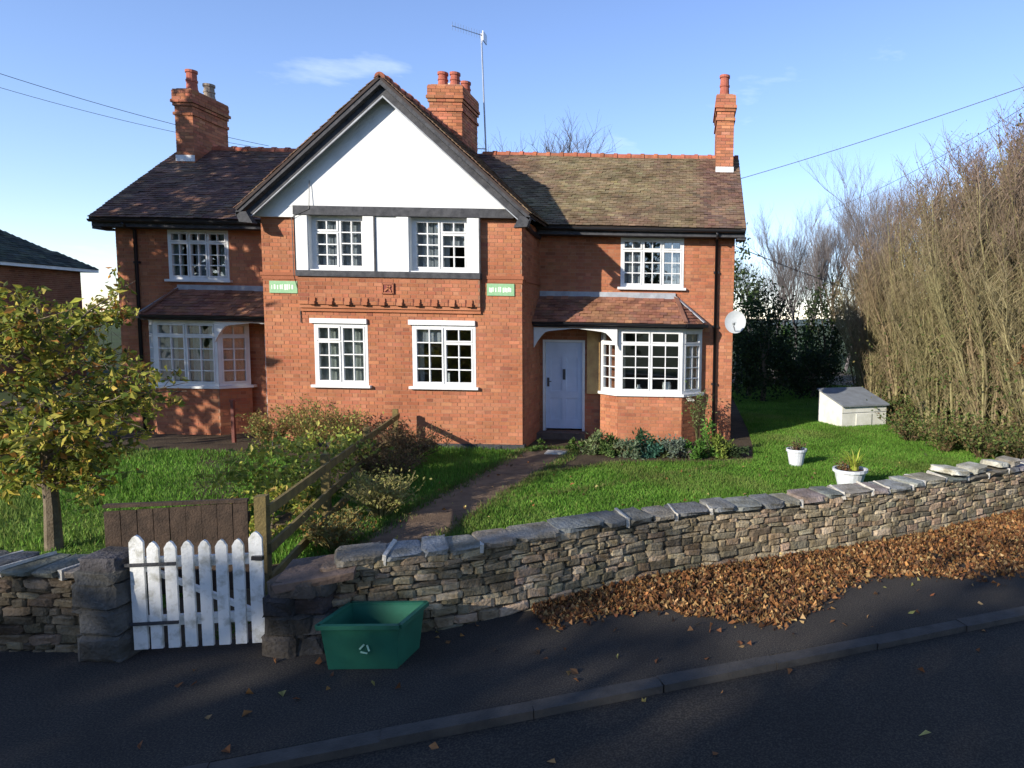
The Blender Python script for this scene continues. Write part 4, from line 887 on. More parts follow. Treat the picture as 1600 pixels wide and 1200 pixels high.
# ================================================================== PLANTS
def cloud(n, c, r, shell=.55, noise=.25, flat=0, clumps=None):
    """points spread through an uneven crown: clumps on an ellipsoid, thinner inside"""
    c = np.asarray(c, float); r = np.asarray(r, float); clumps = clumps or max(8, n//60)
    d = rng.normal(0, 1, (clumps, 3)); d /= np.linalg.norm(d, axis=1)[:, None]; rad = shell+(1-shell)*rng.random(clumps)**.6; k = d*rad[:, None]*(1+rng.normal(0, noise*.5, (clumps, 1)))
    i = rng.integers(0, clumps, n); p = k[i]+rng.normal(0, noise*.5, (n, 3)); return c+p*r
def leafy(name, label, cat, base, c, r, n, size, cols, group=None, stem=None, w=None, up=.2, parts=('crown', 'trunk'), shell=.4, noise=.3, branches=10, aspect=.55):
    t = thing(name, base, label, cat, group); P = cloud(n, c, r, shell, noise)
    P[:, 2] = np.maximum(P[:, 2], base[2]+.02)
    MB().leaves(P, size, palette(cols, n, w), up, aspect).build(parts[0], 'leaf', t)
    if stem:
        b = MB(); base = np.asarray(base, float); c = np.asarray(c, float); mid = base+(c-base)*.5+A(stem*.6, -stem*.4, 0)
        b.tube([base-A(0, 0, .05), base+(mid-base)*.5+A(stem*.3, 0, 0), mid, c], [stem*1.15, stem*.95, stem*.8, stem*.3], 8, (.15, .12, .085))
        for i in range(branches):
            q = P[rng.integers(0, n)]; s0 = base+(c-base)*random.uniform(.35, .9); m_ = (s0+q)/2+rng.normal(0, .05, 3)*r; b.tube([s0, m_, q], [stem*.35, stem*.22, stem*.06], 5, (.13, .10, .07))
        b.build(parts[1], 'bark', t)
    return t
YEL = [(.42, .37, .055), (.31, .32, .05), (.18, .22, .035), (.50, .40, .09), (.42, .20, .045), (.10, .13, .03)]
def young_tree(base, h, label):
    t = thing('young_tree', base, label, 'tree'); B = np.asarray(base, float); tr = MB(); r = np.random.default_rng(12); bk = (.17, .135, .095)
    st = [B+A(0, 0, -.1), B+A(.01, 0, .5), B+A(-.03, .02, 1.0), B+A(.02, -.02, 1.7), B+A(.0, 0, h-.15)]; tr.tube(st, [.085, .07, .06, .035, .01], 8, bk); LP = []; 
    for i in range(66):
        f = r.uniform(.08, 1); z = .55+f*(h-.85); p0 = B+A(0, 0, z*.86); a = r.uniform(0, 6.28); L = (.55+.90*math.sin(math.pi*min(1, max(.12, 1.12-f))))*r.uniform(.6, 1.08); d = A(math.cos(a), math.sin(a), r.uniform(.0, .55)+.5*(f > .85))
        p1 = p0+d*L*.5+A(0, 0, .04); p2 = p0+d*L+A(0, 0, -.08*L); tr.tube([p0, p1, p2], [.016, .010, .003], 5, bk, cap=False)
        for k in range(9):
            u = r.uniform(.3, 1); q = (p0*(1-u)**2+2*p1*u*(1-u)+p2*u*u); e = q+r.normal(0, 1, 3)*[.17, .17, .12]; tr.tube([q, e], [.005, .0015], 3, bk, cap=False)
            for m_ in range(18): LP.append(q+(e-q)*r.uniform(.25, 1.1)+r.normal(0, .035, 3))
    tr.build('trunk', 'bark', t); LP = np.array(LP); n = len(LP); sz = .078*np.clip(np.exp(rng.normal(0, .3, n)), .5, 1.6)
    m1 = MB(); m1.leaves(LP, 1.0, palette(YEL, n, [.2, .24, .24, .1, .08, .14], .22), -.35, .5)
    # every leaf to its own size
    V = m1.V[0].reshape(n, 4, 3); V[:] = LP[:, None]+(V-LP[:, None])*sz[:, None, None]; m1.build('crown', 'leaf', t)
young_tree((-7.02, 7.45, GZ), 2.85, 'small autumn tree with yellow-green leaves standing behind the left wall')
# shrubs along the fence
def twigbush(name, label, base, h, spread, n, cols, leaves=0, lcols=None, lsize=.05, cat='shrub', group=None):
    t = thing(name, base, label, cat, group); b = MB(); base = np.asarray(base, float); tips = []
    for i in range(n):
        a = random.uniform(0, 6.28); s = spread*random.uniform(.2, 1); L = h*random.uniform(.5, 1.05); d = A(math.cos(a), math.sin(a), 0); p = base+d*spread*.12*random.random()+A(0, 0, -.03); c = cols[random.randrange(len(cols))]
        pts = [p, p+d*s*.3+A(0, 0, L*.45), p+d*s*.7+A(0, 0, L*.8)+rng.normal(0, .03, 3), p+d*s+A(0, 0, L)]; b.tube(pts, [.008, .006, .004, .0015], 4, c, cap=False)
        for k in range(6):
            q = pts[1]+(pts[3]-pts[1])*random.random(); e = q+rng.normal(0, 1, 3)*[.12, .12, .10]*h*.8+A(0, 0, .08*h); b.tube([q, e], [.004, .001], 3, c, cap=False); tips.append((q+e)/2); tips.append(e)
    b.build('stems', 'bark', t)
    if leaves: i = rng.integers(0, len(tips), leaves); P = np.array(tips)[i]+rng.normal(0, .04, (leaves, 3)); P[:, 2] = np.maximum(P[:, 2], base[2]+.01); MB().leaves(P, lsize, palette(lcols, leaves), .2).build('foliage', 'leaf', t)
    return t
twigbush('pot_plant', 'low straggling green and brown plant in the smaller white pot', (l1[0], l1[1], GZ+.29), .16, .14, 16, [(.12, .10, .05)], 170, [(.13, .17, .045), (.20, .15, .06), (.17, .09, .06)], .05, 'plant')
twigbush('pot_plant', 'low brownish plant beside the spiky one in the larger white pot', (l2[0]-.13, l2[1], GZ+.29), .15, .14, 16, [(.14, .10, .05)], 150, [(.16, .15, .05), (.20, .10, .05)], .05, 'plant')
BRN = [(.15, .10, .055), (.20, .13, .075), (.11, .075, .045)]
DK = [(.16, .105, .045), (.20, .13, .06), (.10, .08, .035)]
twigbush('dead_shrub', 'large brown withered shrub leaning on the house end of the rail fence', (-4.95, 12.1, GZ), 0.74, .8, 120, BRN, 2000, DK, .055)
twigbush('dead_shrub', 'brown straggling shrub in the middle of the rail fence', (-4.75, 10.6, GZ), .66, .7, 110, BRN, 1700, DK+[(.14, .14, .03)], .05)
twigbush('feathery_shrub', 'pale feathery dry shrub between the rail fence and the path', (-4.0, 8.9, GZ), .62, .5, 110, [(.34, .29, .13), (.29, .26, .10)], 1300, [(.40, .37, .12), (.28, .28, .08)], .05)
twigbush('feathery_shrub', 'dry yellowish shrub at the road end of the rail fence', (-3.95, 7.6, GZ), .46, .4, 80, [(.34, .29, .13), (.29, .26, .10)], 1100, [(.26, .24, .08), (.17, .18, .05), (.25, .14, .03)], .05)
leafy('yellow_shrub', 'yellow-green leafy shrub on the far side of the rail fence', 'shrub', (-5.45, 9.9, GZ), (-5.5, 9.9, .32), (.8, 1.25, .55), 2400, .09, [(.42, .44, .07), (.30, .36, .07), (.18, .24, .04), (.48, .46, .12)], stem=.02, parts=('foliage', 'stems'))
leafy('yellow_shrub', 'smaller yellow-green shrub by the brown board gate', 'shrub', (-5.05, 8.2, GZ), (-5.0, 8.2, .12), (.45, .7, .4), 700, .08, [(.42, .44, .07), (.30, .36, .07), (.44, .32, .08)], stem=.02, parts=('foliage', 'stems'))
for i, (x, y, h, lab) in enumerate([(-8.1, 13.3, .8, 'tangle of tall weeds at the left foot of the gable'), (-7.3, 13.2, 1.0, 'yellowing shrub under the lower left gable window'), (-6.6, 13.1, .85, 'bushy weeds between the gable windows and the fence end')]):
    twigbush('weed_clump', lab, (x, y, GZ), h, .55, 60, [(.26, .17, .08), (.22, .19, .07)], 1200, [(.34, .31, .08), (.19, .24, .06), (.36, .22, .08)], .055, 'plant')
# bed plants in front of the right bay
bedx = np.linspace(-1.75, .95, 13)
BEDL = ['pale green drooping plant nearest the white door', 'low green plant beside the pale drooping one', 'brown and green tuft in the flower bed', 'grey-green spreading plant in the flower bed', 'broad dark green plant in the middle of the bed', 'blue-green rounded plant in the flower bed', 'low olive plant under the bay window', 'grey-leaved plant under the bay window', 'pinkish grey low plant in the flower bed', 'bright green leafy plant near the downpipe', 'tall bright green plant at the foot of the downpipe', 'yellow-green plant at the brick corner', 'small dark plant at the end of the flower bed']
BEDC = [[(.22, .27, .12), (.15, .2, .07)], [(.10, .16, .04)], [(.18, .13, .07), (.12, .14, .05)], [(.16, .21, .12)], [(.045, .13, .06), (.05, .10, .04)], [(.06, .16, .11)], [(.12, .15, .05)], [(.18, .22, .16)], [(.24, .19, .16), (.14, .16, .09)], [(.09, .20, .03)], [(.10, .24, .03), (.14, .26, .05)], [(.22, .28, .05)], [(.05, .08, .03)]]
for i, x in enumerate(bedx):
    h = 1.35*[.34, .24, .2, .26, .34, .26, .22, .28, .2, .34, .40, .36, .2][i]; y = 13.35+rng.uniform(-.12, .18)+(.12 if i < 3 else 0)
    t = thing('bed_plant', (x, y, GZ), BEDL[i], 'plant'); n = 620; P = cloud(n, (x, y, GZ+h*.42), (.26, .28, h*.62), .3, .35); P[:, 2] = np.maximum(P[:, 2], GZ+.01)
    MB().leaves(P, .085, palette(BEDC[i], n, None, .22), .5, .4).build('foliage', 'leaf', t)
    st = MB()
    for k in range(8): q = P[rng.integers(0, n)]; st.tube([(x, y, GZ-.02), ((x+q[0])/2, (y+q[1])/2, (GZ+q[2])/2+.03), q], [.008, .006, .003], 4, (.12, .13, .05))
    st.build('stems', 'bark', t)
for i, x in enumerate((-3.0, -2.2)):
    y = 13.75; t = thing('bed_plant', (x, y, GZ), ['small green plant at the corner of the gable beside the path', 'olive tuft beside the door step'][i], 'plant'); P = cloud(180, (x, y, GZ+.1), (.2, .14, .14)); P[:, 2] = np.maximum(P[:, 2], GZ+.01); MB().leaves(P, .07, palette([(.09, .15, .03)], 180), .5).build('foliage', 'leaf', t); MB().tube([(x, y, GZ-.02), (x, y, GZ+.12)], .01, 4, (.1, .1, .05)).build('stems', 'bark', t)
t = twigbush('climbing_rose', 'thorny climbing rose against the canted side of the right bay', (.30, 14.75, GZ), 1.15, .22, 26, [(.12, .13, .05), (.10, .07, .04)], 300, [(.13, .2, .05), (.2, .24, .09)], .06, 'shrub')
o = MB().leaves(rng.normal(0, .02, (14, 3))+[.12, 14.66, .86], .06, (.75, .72, .6), 0, .9).build('rose_bloom', 'leaf', loc=(.12, 14.66, .86)); tag(o, 'single cream rose bloom below the bay window', 'flower')

# bare thicket on the right: upright many-stemmed trees
def coppice(seed, h, spread, stems, brn, twn, cols, tw_up=.9):
    r = np.random.default_rng(seed); tr = MB(); cw = MB(); hm = lambda t: min(1, max(0, (t-.45)/.4))
    for i in range(stems):
        a = r.uniform(0, 6.28); s = spread*r.uniform(.15, 1); L = h*r.uniform(.76, 1.0)*(1-.30*(s/spread)**2); d = A(math.cos(a), math.sin(a), 0); p = d*spread*.22*r.random(); c = c0 = cols[r.integers(len(cols))]
        ts = np.linspace(0, 1, 7); pts = [p+d*s*t**1.25+A(0, 0, L*t)+r.normal(0, .10, 3)*t for t in ts]; rad = .040*(1-.9*ts)*r.uniform(.6, 1.2)+.003
        tr.tube(pts, rad, 5, c, cap=False)
        for k in range(brn):
            t = r.uniform(.10, .98); j = min(int(t*6), 5); q = pts[j]+(pts[j+1]-pts[j])*(t*6-j); an = r.uniform(0, 6.28)
            bl = (.35+.9*(1-abs(t-.45)))*r.uniform(.5, 1.1)*h/5.5; bd = nrm(A(math.cos(an)*.6, math.sin(an)*.6, tw_up*r.uniform(.7, 1.25))); e1 = q+bd*bl*.5; e2 = q+nrm(bd+A(0, 0, .35))*bl; c = np.asarray(c0)*(1-hm(q[2]/h))+np.asarray((.21, .15, .12))*hm(q[2]/h); cw.tube([q, e1, e2], [.010, .007, .0025], 3, c, cap=False)
            for m_ in range(twn):
                t2 = r.uniform(.1, 1); q2 = q+(e2-q)*t2; an = r.uniform(0, 6.28); td = nrm(A(math.cos(an)*.6, math.sin(an)*.6, r.uniform(.3, 1.1))); cw.tube([q2, q2+td*bl*r.uniform(.25, .6)], [.0048, .0016], 3, np.asarray(c)*r.uniform(.75, 1.3), cap=False)
    return tr, cw
OL = [(.26, .23, .115), (.30, .265, .13), (.22, .185, .10), (.34, .29, .15), (.27, .205, .12)]
protos = []
def proto_tree(name, tr, cw, extra=None):
    o = bpy.data.objects.new(name, None); C.objects.link(o); o.empty_display_size = .2; ks = [tr.build('trunk', 'bark'), cw.build('crown', 'bark')]
    if extra is not None: ks.append(extra.build('ivy', 'leaf'))
    for k in ks: k.parent = o
    KIDS[o.name] = ks; return o
TH = []
for i in range(5):
    tr, cw = coppice(50+i, 6.3, 1.65, 24, 28, 8, OL)
    n = 900; P = rng.normal(0, 1, (n, 3))*[.6, .6, .0]; P[:, 2] = rng.random(n)**1.6*2.9; P += rng.normal(0, .05, (n, 3)); P[:, 2] = np.maximum(P[:, 2], .02)
    ex = MB().leaves(P, .09, palette([(.09, .13, .03), (.14, .16, .045), (.20, .17, .06), (.06, .09, .025)], n), .2)
    n = 5200; pts_ = np.vstack(cw.V); P = pts_[rng.integers(0, len(pts_), n)]+rng.normal(0, .03, (n, 3)); ex.leaves(P, .045, palette([(.22, .20, .085), (.26, .20, .10), (.17, .16, .07), (.24, .16, .10)], n), .2); TH.append(proto_tree('bare_thicket_tree', tr, cw, ex))
spots = [(7.7, 11.9, .72, 0), (7.0, 13.2, .92, 1), (6.6, 14.7, 1.0, 2), (8.3, 13.2, 1.15, 3), (8.1, 15.0, 1.2, 4), (6.7, 16.3, 1.05, 0), (8.2, 16.8, 1.22, 1), (6.8, 18.0, 1.05, 2), (6.4, 19.8, .98, 3), (7.9, 19.3, 1.18, 4), (6.5, 21.6, .92, 0), (6.3, 23.5, .85, 1), (6.7, 25.6, .85, 2), (9.6, 12.4, 1.0, 4), (9.6, 14.4, 1.3, 0), (9.9, 16.6, 1.35, 1), (7.4, 17.2, 1.12, 3), (9.2, 18.2, 1.3, 2), (7.2, 15.6, 1.08, 4), (5.8, 20.9, .78, 1), (7.2, 14.1, 1.02, 3), (6.3, 17.2, .85, 4)]
THL = 'bare many-stemmed olive-brown tree in the dense thicket beside the lawn'
used = set()
for i, (x, y, s, k) in enumerate(spots):
    o = TH[k] if k not in used else copy_tree(TH[k]); used.add(k); o.location = (x, y, GZ-.02); o.scale = (s, s, s*random.uniform(.95, 1.05)); o.rotation_euler = (0, 0, random.uniform(0, 6.28)); tag(o, THL, 'tree', 'bare trees of the thicket beside the lawn')
# a paler leaning stem in the thicket
t = thing('leaning_sapling', (6.15, 13.6, GZ), 'pale leaning bare stem standing at the front edge of the thicket', 'tree')
p0 = atz(1548, 700, GZ); y_ = p0[1]; pts = [aty(1548, 700, y_)-A(0, 0, .1), aty(1538, 640, y_), aty(1524, 590, y_), aty(1514, 545, y_), aty(1510, 505, y_), aty(1508, 440, y_)]
t.location = tuple(p0); WM[t.name] = Matrix.Translation(Vector(p0))
MB().tube(pts, [.05, .045, .04, .036, .03, .015], 7, (.42, .38, .26)).build('trunk', 'bark', t)
b = MB()
for i in range(24): q = np.array(pts[2+i % 4]); e = q+A(random.uniform(-.5, .5), random.uniform(-.3, .3), random.uniform(.3, .9)); b.tube([q, (q+e)/2+rng.normal(0, .04, 3), e], [.012, .008, .002], 4, (.22, .18, .10), cap=False)
b.build('crown', 'bark', t)
# brambles at the foot of the thicket
BRC = [(.10, .15, .035), (.16, .19, .05), (.07, .11, .03), (.22, .19, .07), (.16, .10, .05)]
for i, (px, py, rx, rz, lab) in enumerate([(1420, 690, .8, .45, 'low bramble bush at the corner of the white bunker'), (1475, 706, .8, .5, 'bramble bush under the thicket along the lawn edge'), (1535, 716, .8, .55, 'leafy bramble at the foot of the leaning stem'), (1590, 728, .8, .6, 'bramble bush behind the loose pale slabs on the wall'), (1640, 728, .9, .8, 'thick bramble bush beyond the end of the loose slabs'), (1400, 660, .7, .5, 'dark ivy bush behind the white bunker')]):
    q = atz(px, py, GZ); twigbush('bramble_bush', lab, tuple(q), rz*1.5, rx, 40, [(.14, .10, .05), (.17, .14, .07)], 1100, BRC, .075, 'bush')
leafy('copper_bush', 'bush still holding copper brown leaves in front of the thicket', 'bush', (7.05, 12.7, GZ), (7.05, 12.7, 2.2), (.75, .6, .55), 1100, .085, [(.30, .12, .05), (.24, .11, .05), (.32, .17, .08)], stem=.03)
# evergreens beside and behind the right cottage
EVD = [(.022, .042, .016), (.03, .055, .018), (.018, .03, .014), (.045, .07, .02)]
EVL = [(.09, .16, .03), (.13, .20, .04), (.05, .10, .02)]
def evergreen(name, label, px, y, ztop, rx, n, size, cols, zb=.2, cat='shrub'):
    x = (px-PCX)/FPX*y*1.0; return leafy(name, label, cat, (x, y, -.2), (x, y, (ztop+zb)/2), (rx, rx, (ztop-zb)/2), n, size, cols, stem=.09, shell=.5, noise=.3)
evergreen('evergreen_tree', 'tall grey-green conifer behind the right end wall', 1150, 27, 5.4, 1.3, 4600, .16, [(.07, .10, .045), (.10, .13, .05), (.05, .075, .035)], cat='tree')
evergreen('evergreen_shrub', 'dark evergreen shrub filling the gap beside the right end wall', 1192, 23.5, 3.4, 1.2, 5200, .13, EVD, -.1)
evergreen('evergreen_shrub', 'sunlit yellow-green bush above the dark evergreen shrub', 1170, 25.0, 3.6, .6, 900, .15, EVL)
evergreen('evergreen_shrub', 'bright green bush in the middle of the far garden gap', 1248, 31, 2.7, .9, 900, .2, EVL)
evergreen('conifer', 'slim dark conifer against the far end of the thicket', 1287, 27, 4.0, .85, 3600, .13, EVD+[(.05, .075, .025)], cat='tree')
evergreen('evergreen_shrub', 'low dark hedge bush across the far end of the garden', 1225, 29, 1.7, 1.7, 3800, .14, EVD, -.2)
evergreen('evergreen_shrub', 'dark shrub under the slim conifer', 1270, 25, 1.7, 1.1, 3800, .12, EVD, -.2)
evergreen('conifer', 'tall dark conifer rising behind the thicket', 1590, 30, 10.4, 1.3, 2600, .26, [(.03, .055, .025), (.045, .07, .03)], 2, 'tree')
# bare trees far off
def baretree(seed, h, r0, spread, cols, levels=4, up=.35, n0=7, n1=5):
    r = np.random.default_rng(seed); tr = MB(); cw = MB(); c = cols
    def limb(p, d, L, rad, lv):
        k = 4; pts = [p]; q = p
        for i in range(k): d = nrm(d+r.normal(0, .13, 3)+A(0, 0, .05)); q = q+d*L/k; pts.append(q)
        (tr if lv <= 1 else cw).tube(pts, np.linspace(rad, rad*.45, k+1), 6 if lv < 2 else 3, np.asarray(c)*r.uniform(.85, 1.15), cap=False)
        if lv >= levels: return
        for i in range(n0 if lv == 0 else n1):
            t = r.uniform(.3, 1) if lv else r.uniform(.35, 1); j = min(int(t*k), k-1); b0 = pts[j]+(pts[j+1]-pts[j])*(t*k-j); a = r.uniform(0, 6.28)
            nd = nrm(d*.55+A(math.cos(a), math.sin(a), up)*spread); limb(b0, nd, L*r.uniform(.42, .68), rad*.42, lv+1)
    limb(A(0, 0, -.1), A(0, 0, 1), h*.55, r0, 0); return tr, cw
GRY = (.15, .13, .12)
tr, cw = baretree(5, 11.2, .20, .64, GRY, 4, .55, 24, 8); o = proto_tree('bare_tree', tr, cw); o.location = (-6.6, 33, -.2); tag(o, 'round-crowned bare tree showing above the ridge of the roof', 'tree')
fb = []
for i in range(3): tr, cw = baretree(21+i, 9.6, .10, .34, (.19, .17, .165), 4, 1.1, 12, 7); fb.append(proto_tree('bare_birch', tr, cw))
fl = [('slender bare tree standing clear left of the far garden gap', 1205, 46, .92), ('slender bare tree above the bright green far bush', 1238, 44, 1.0), ('tallest slender bare tree behind the garden gap', 1262, 42, 1.05), ('slender bare tree touching the slim conifer', 1292, 44, 1.08), ('bare tree leaning out from the top left of the thicket', 1385, 30, 1.02), ('bare tree behind the upper slope of the thicket', 1425, 28, 1.02), ('thin bare tree between the conifer and the garden gap', 1180, 48, .85), ('bare tree just behind the slim conifer', 1320, 40, 1.05)]
used = set()
for i, (lab, px, y, s) in enumerate(fl):
    k = i % 3; o = fb[k] if k not in used else copy_tree(fb[k]); used.add(k); o.location = ((px-PCX)/FPX*y, y, -.2); o.scale = (s,)*3; o.rotation_euler = (0, 0, i*1.3); tag(o, lab, 'tree', 'slender bare trees beyond the garden')
tr, cw = baretree(77, 2.9, .03, .8, (.10, .08, .07), 2, .6, 6, 4); o = proto_tree('bare_sapling', tr, cw); q = aty(155, 480, 21); o.location = (q[0], q[1], -.2); o.scale = (1.2, 1.2, 1.35); tag(o, 'small bare sapling between the neighbouring house and the left cottage', 'tree')

# big evergreen out of the frame on the left, its shade lies on the left cottage; an unseen row added across the road to darken road and pavement
leafy('evergreen_tree', 'large evergreen tree standing left of the left cottage garden', 'tree', (-16.9, 10.0, -.2), (-16.9, 10.0, 6.6), (2.8, 2.8, 4.6), 6600, .38, EVD, stem=.22, shell=.3, noise=.3)
for i in range(6):
    s = -31+i*4.6; p = KD*s+KN*(-6.6); hgt = [10.6, 10.4, 9.9, 8.7, 8.6, 8.6][i]
    leafy('roadside_tree', ['tall evergreen at the far end of the row across the road', 'second tall evergreen in the row across the road', 'third tall evergreen in the row across the road', 'fourth tall evergreen in the row across the road', 'fifth tall evergreen in the row across the road', 'last tall evergreen of the row across the road'][i], 'tree', (p[0], p[1], -.2), (p[0], p[1], hgt*.52), (2.9, 1.7, hgt*.48), 8500, .45, EVD, stem=.2, shell=.3, noise=.28, group='evergreens across the road')

# ------------------------------------------------------------------ neighbouring house and garage
t = thing('neighbouring_house', (-28.6, 24.2, -.2), 'neighbouring dark red brick house with a hipped slate roof and white eaves', 'house')
nx0, nx1, ny0, ny1, nzt = -32.5, -24.75, 20.0, 28.2, 4.12
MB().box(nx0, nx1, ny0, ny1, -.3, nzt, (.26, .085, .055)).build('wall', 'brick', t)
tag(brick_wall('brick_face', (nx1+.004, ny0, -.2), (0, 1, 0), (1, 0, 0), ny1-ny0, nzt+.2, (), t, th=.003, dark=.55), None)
MB().box(nx0-.4, nx1+.42, ny0-.4, ny1+.4, nzt+.002, nzt+.12).build('eaves', 'white_paint', t)
e = .44; ap0 = A(nx0+3.7, 24.1, 7.05); ap1 = A(nx1-3.7, 24.1, 7.05); c_ = [A(nx0-e, ny0-e, nzt+.122), A(nx1+e, ny0-e, nzt+.122), A(nx1+e, ny1+e, nzt+.122), A(nx0-e, ny1+e, nzt+.122)]
rf = MB().add([*c_, ap0, ap1], [(0, 1, 5, 4), (2, 3, 4, 5)]).add([*c_, ap0, ap1], [(1, 2, 5), (3, 0, 4)]).build('roof', 'slate', t)
tiles('roof_tiles', [c_[1], c_[2], ap1], c_[1], c_[2], rf, lambda c: palette([(.055, .065, .05), (.04, .05, .042), (.075, .08, .055)], len(c), None, .2), gauge=.16, wid=.25)
t = thing('garden_shed', (-22.6, 32, -.2), 'low dark building with a flat roof between the two houses', 'shed')
MB().box(-25.5, -19.5, 31, 34, -.3, 2.55).build('wall', 'dark_stone', t); MB().box(-25.7, -19.3, 30.8, 34.2, 2.55, 2.72).build('roof', 'slate', t)

# ------------------------------------------------------------------ grass, leaf litter
HOUSEP = [(XL, YM), (GX0, YM), (GX0, YG), (GX1, YG), (GX1, YM), (XR, YM), (XR, 21), (XL, 21)]
def grass(poly, dens, name, label, hmul=1.0, keep=None):
    P = np.array(poly); lo, hi = P.min(0), P.max(0); n = int((hi-lo).prod()*dens); pts = lo+rng.random((n, 2))*(hi-lo); pts = pts[inpoly(pts, poly)]; pts = pts[~inpoly(pts, HOUSEP)]
    # thin out with distance
    dist = np.hypot(pts[:, 0], pts[:, 1]); pts = pts[rng.random(len(pts)) < np.clip(1.25-(dist-8)/16, .22, 1)]; k = len(pts)
    cl = np.sin(pts[:, 0]*2.1+np.sin(pts[:, 1]*1.3)*1.5)*np.sin(pts[:, 1]*1.9+.7); h = (.035+.03*rng.random(k)+.018*cl)*hmul; h = np.maximum(h, .015); a = rng.random(k)*6.28; w = .007+.004*rng.random(k)
    d = np.stack([np.cos(a), np.sin(a)], 1); ln = rng.normal(0, .022, (k, 2)); z = GZ+.003
    v = np.zeros((k, 3, 3)); v[:, 0, :2] = pts-d*w[:, None]; v[:, 1, :2] = pts+d*w[:, None]; v[:, 2, :2] = pts+ln; v[:, :2, 2] = z; v[:, 2, 2] = z+h
    col = palette([(.14, .29, .036), (.11, .235, .03), (.18, .33, .05), (.24, .30, .075)], k, [.42, .33, .18, .07], .2, .05)
    pt = np.sin(pts[:, 0]*1.15+2.0*np.sin(pts[:, 1]*.63))+np.sin(pts[:, 1]*1.7+1.3*np.sin(pts[:, 0]*.9+1))+.6*np.sin(pts[:, 0]*4.3+pts[:, 1]*3.1)+rng.normal(0, .5, k); pt = np.clip((pt-.7)/1.6, 0, 1)[:, None]
    col = col*(1-.5*pt)+palette([(.27, .27, .085), (.20, .19, .07)], k, None, .2)*.5*pt
    return tag(MB().add(v.reshape(-1, 3), np.arange(3*k).reshape(k, 3), col).build(name, 'grass'), label, 'grass', kind='stuff')
grass(LAWN_R, 2600, 'lawn_grass', 'short green lawn grass in front of the right cottage')
grass(LAWN_L, 900, 'lawn_grass', 'green lawn grass in front of the left cottage', 1.3)
grass(LAWN_M, 1500, 'lawn_grass', 'patchy rough grass between the fence and the path', 1.5)
def edge_tufts(poly, n, label):
    P = np.array(poly+[poly[0]]); seg = np.linalg.norm(np.diff(P, axis=0), axis=1); i = rng.choice(len(seg), n, p=seg/seg.sum()); t = rng.random((n, 1)); q = P[i]*(1-t)+P[i+1]*t
    q = q+rng.normal(0, 1, (n, 2))*(.035+.06*np.abs(np.sin(q[:, :1]*3+q[:, 1:]*5))); k = n; a = rng.random(k)*6.28; d = np.stack([np.cos(a), np.sin(a)], 1); h = .03+.06*rng.random(k); v = np.zeros((k, 3, 3))
    v[:, 0, :2] = q-d*.008; v[:, 1, :2] = q+d*.008; v[:, 2, :2] = q+rng.normal(0, .03, (k, 2)); v[:, :2, 2] = GZ+.005; v[:, 2, 2] = GZ+h
    return tag(MB().add(v.reshape(-1, 3), np.arange(3*k).reshape(k, 3), palette([(.10, .20, .03), (.16, .2, .05), (.2, .18, .07)], k)).build('edge_grass', 'grass'), label, 'grass', kind='stuff')
edge_tufts(PATH, 9000, 'ragged grass spilling over the edges of the path to the white door')
edge_tufts(LAWN_R[1:6], 5000, 'ragged grass along the edge of the lawn by the flower bed')
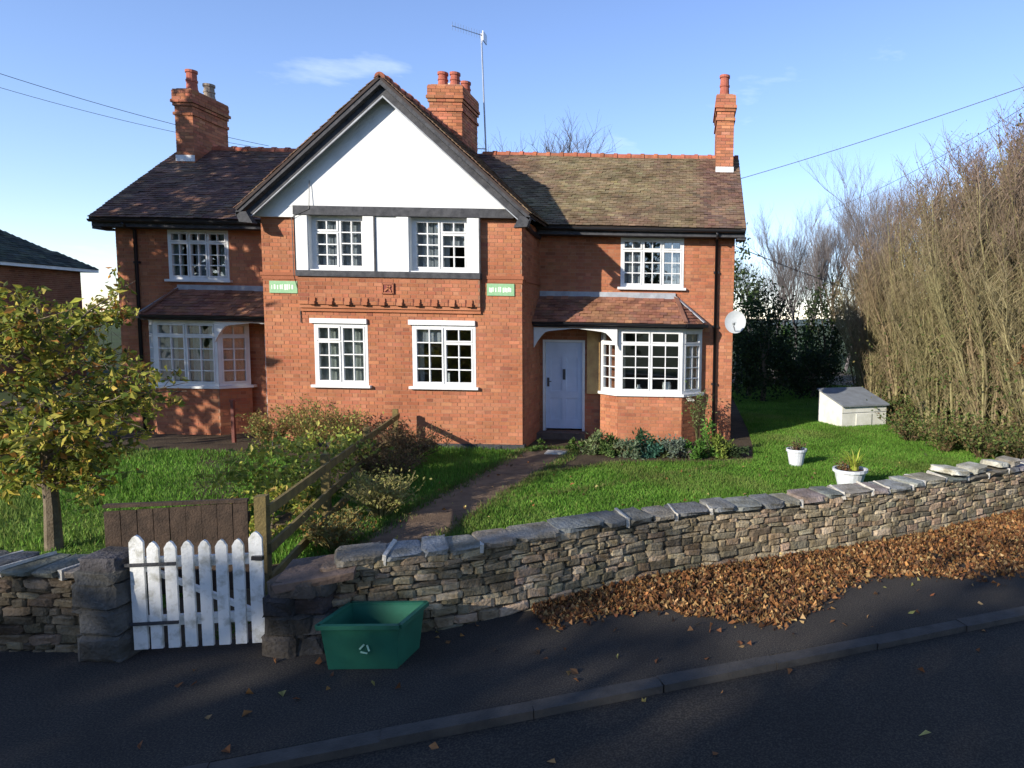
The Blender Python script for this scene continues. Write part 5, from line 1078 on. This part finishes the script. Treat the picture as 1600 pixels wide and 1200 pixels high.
# fallen leaves on the pavement
def litter(n):
    out = []
    while len(out) < n:
        s = random.uniform(1.5, LR-1.2); p, d = atR(s); nn = A(d[1], -d[0]); wid = (.35+.85*min(1, max(0, (s-1.5)/1.6)))*(.9+.25*math.sin(s*2.3)); o = random.random()**1.5*wid*.95+abs(random.gauss(0, .09))-.02
        if 1 < s and o < 1.9: out.append((p[0]+nn[0]*o, p[1]+nn[1]*o, max(0, .055*(1-o/max(wid, .1)))*random.random()+.006))
    return np.array(out)
LCOL = [(.28, .13, .045), (.21, .09, .035), (.33, .18, .07), (.15, .07, .032), (.38, .25, .11), (.09, .05, .028)]
P = litter(30000); mbl = MB(); k = len(P)
def flatleaves(P, size, cols):
    k = len(P); a = rng.random(k)*6.28; d = np.stack([np.cos(a), np.sin(a), rng.normal(0, .35, k)], 1); s_ = np.stack([-np.sin(a), np.cos(a), rng.normal(0, .35, k)], 1); L = size*np.clip(np.exp(rng.normal(-.12, .32, k)), .45, 1.35)[:, None]
    v = np.stack([P-d*L*.5, P+s_*L*.32+[0, 0, .01], P+d*L*.5, P-s_*L*.32+[0, 0, .01]], 1); cu = rng.normal(.004, .014, (k, 2)); v[:, 1, 2] += cu[:, 0]; v[:, 3, 2] += cu[:, 1]; v = v+rng.normal(0, .006, v.shape); v[:, :, 2] = np.maximum(v[:, :, 2], P[:, 2, None]-.004); i = 4*np.arange(k)[:, None]
    return MB().add(v.reshape(-1, 3), np.concatenate([i+[[0, 1, 2]], i+[[0, 2, 3]]]), np.concatenate([cols, cols]))
tag(flatleaves(P, .044, palette(LCOL, k, None, .3)).build('fallen_leaves', 'deadleaf'), 'drift of orange and brown fallen leaves along the foot of the stone wall', 'leaves', kind='stuff')
n = 130; s_ = rng.uniform(-3, 6, n); q = rng.uniform(.05, 1.4, n)**1.0; P = np.array([onroad(a, c) for a, c in zip(s_, q)]); P[:, 2] = .006
P2 = np.array([onroad(a, c) for a, c in zip(rng.uniform(-4, 6, 40), -.16-rng.random(40)**2*2.2)]); P2[:, 2] = -.044
P = np.vstack([P, P2]); tag(flatleaves(P, .055, palette(LCOL+[(.4, .36, .12)], len(P), None, .2)).build('scattered_leaves', 'deadleaf'), 'single fallen leaves scattered over the pavement and road', 'leaves', kind='stuff')
n = 260; g_ = np.stack([rng.uniform(-3.9, 5.5, n), rng.uniform(7, 13.3, n), np.full(n, GZ+.05)], 1); g_ = g_[inpoly(g_, LAWN_R) | inpoly(g_, PATH) | inpoly(g_, LAWN_M)]
tag(flatleaves(g_, .055, palette(LCOL+[(.5, .44, .15)], len(g_), None, .2)).build('lawn_leaves', 'deadleaf'), 'few yellow leaves lying on the lawn and path', 'leaves', kind='stuff')
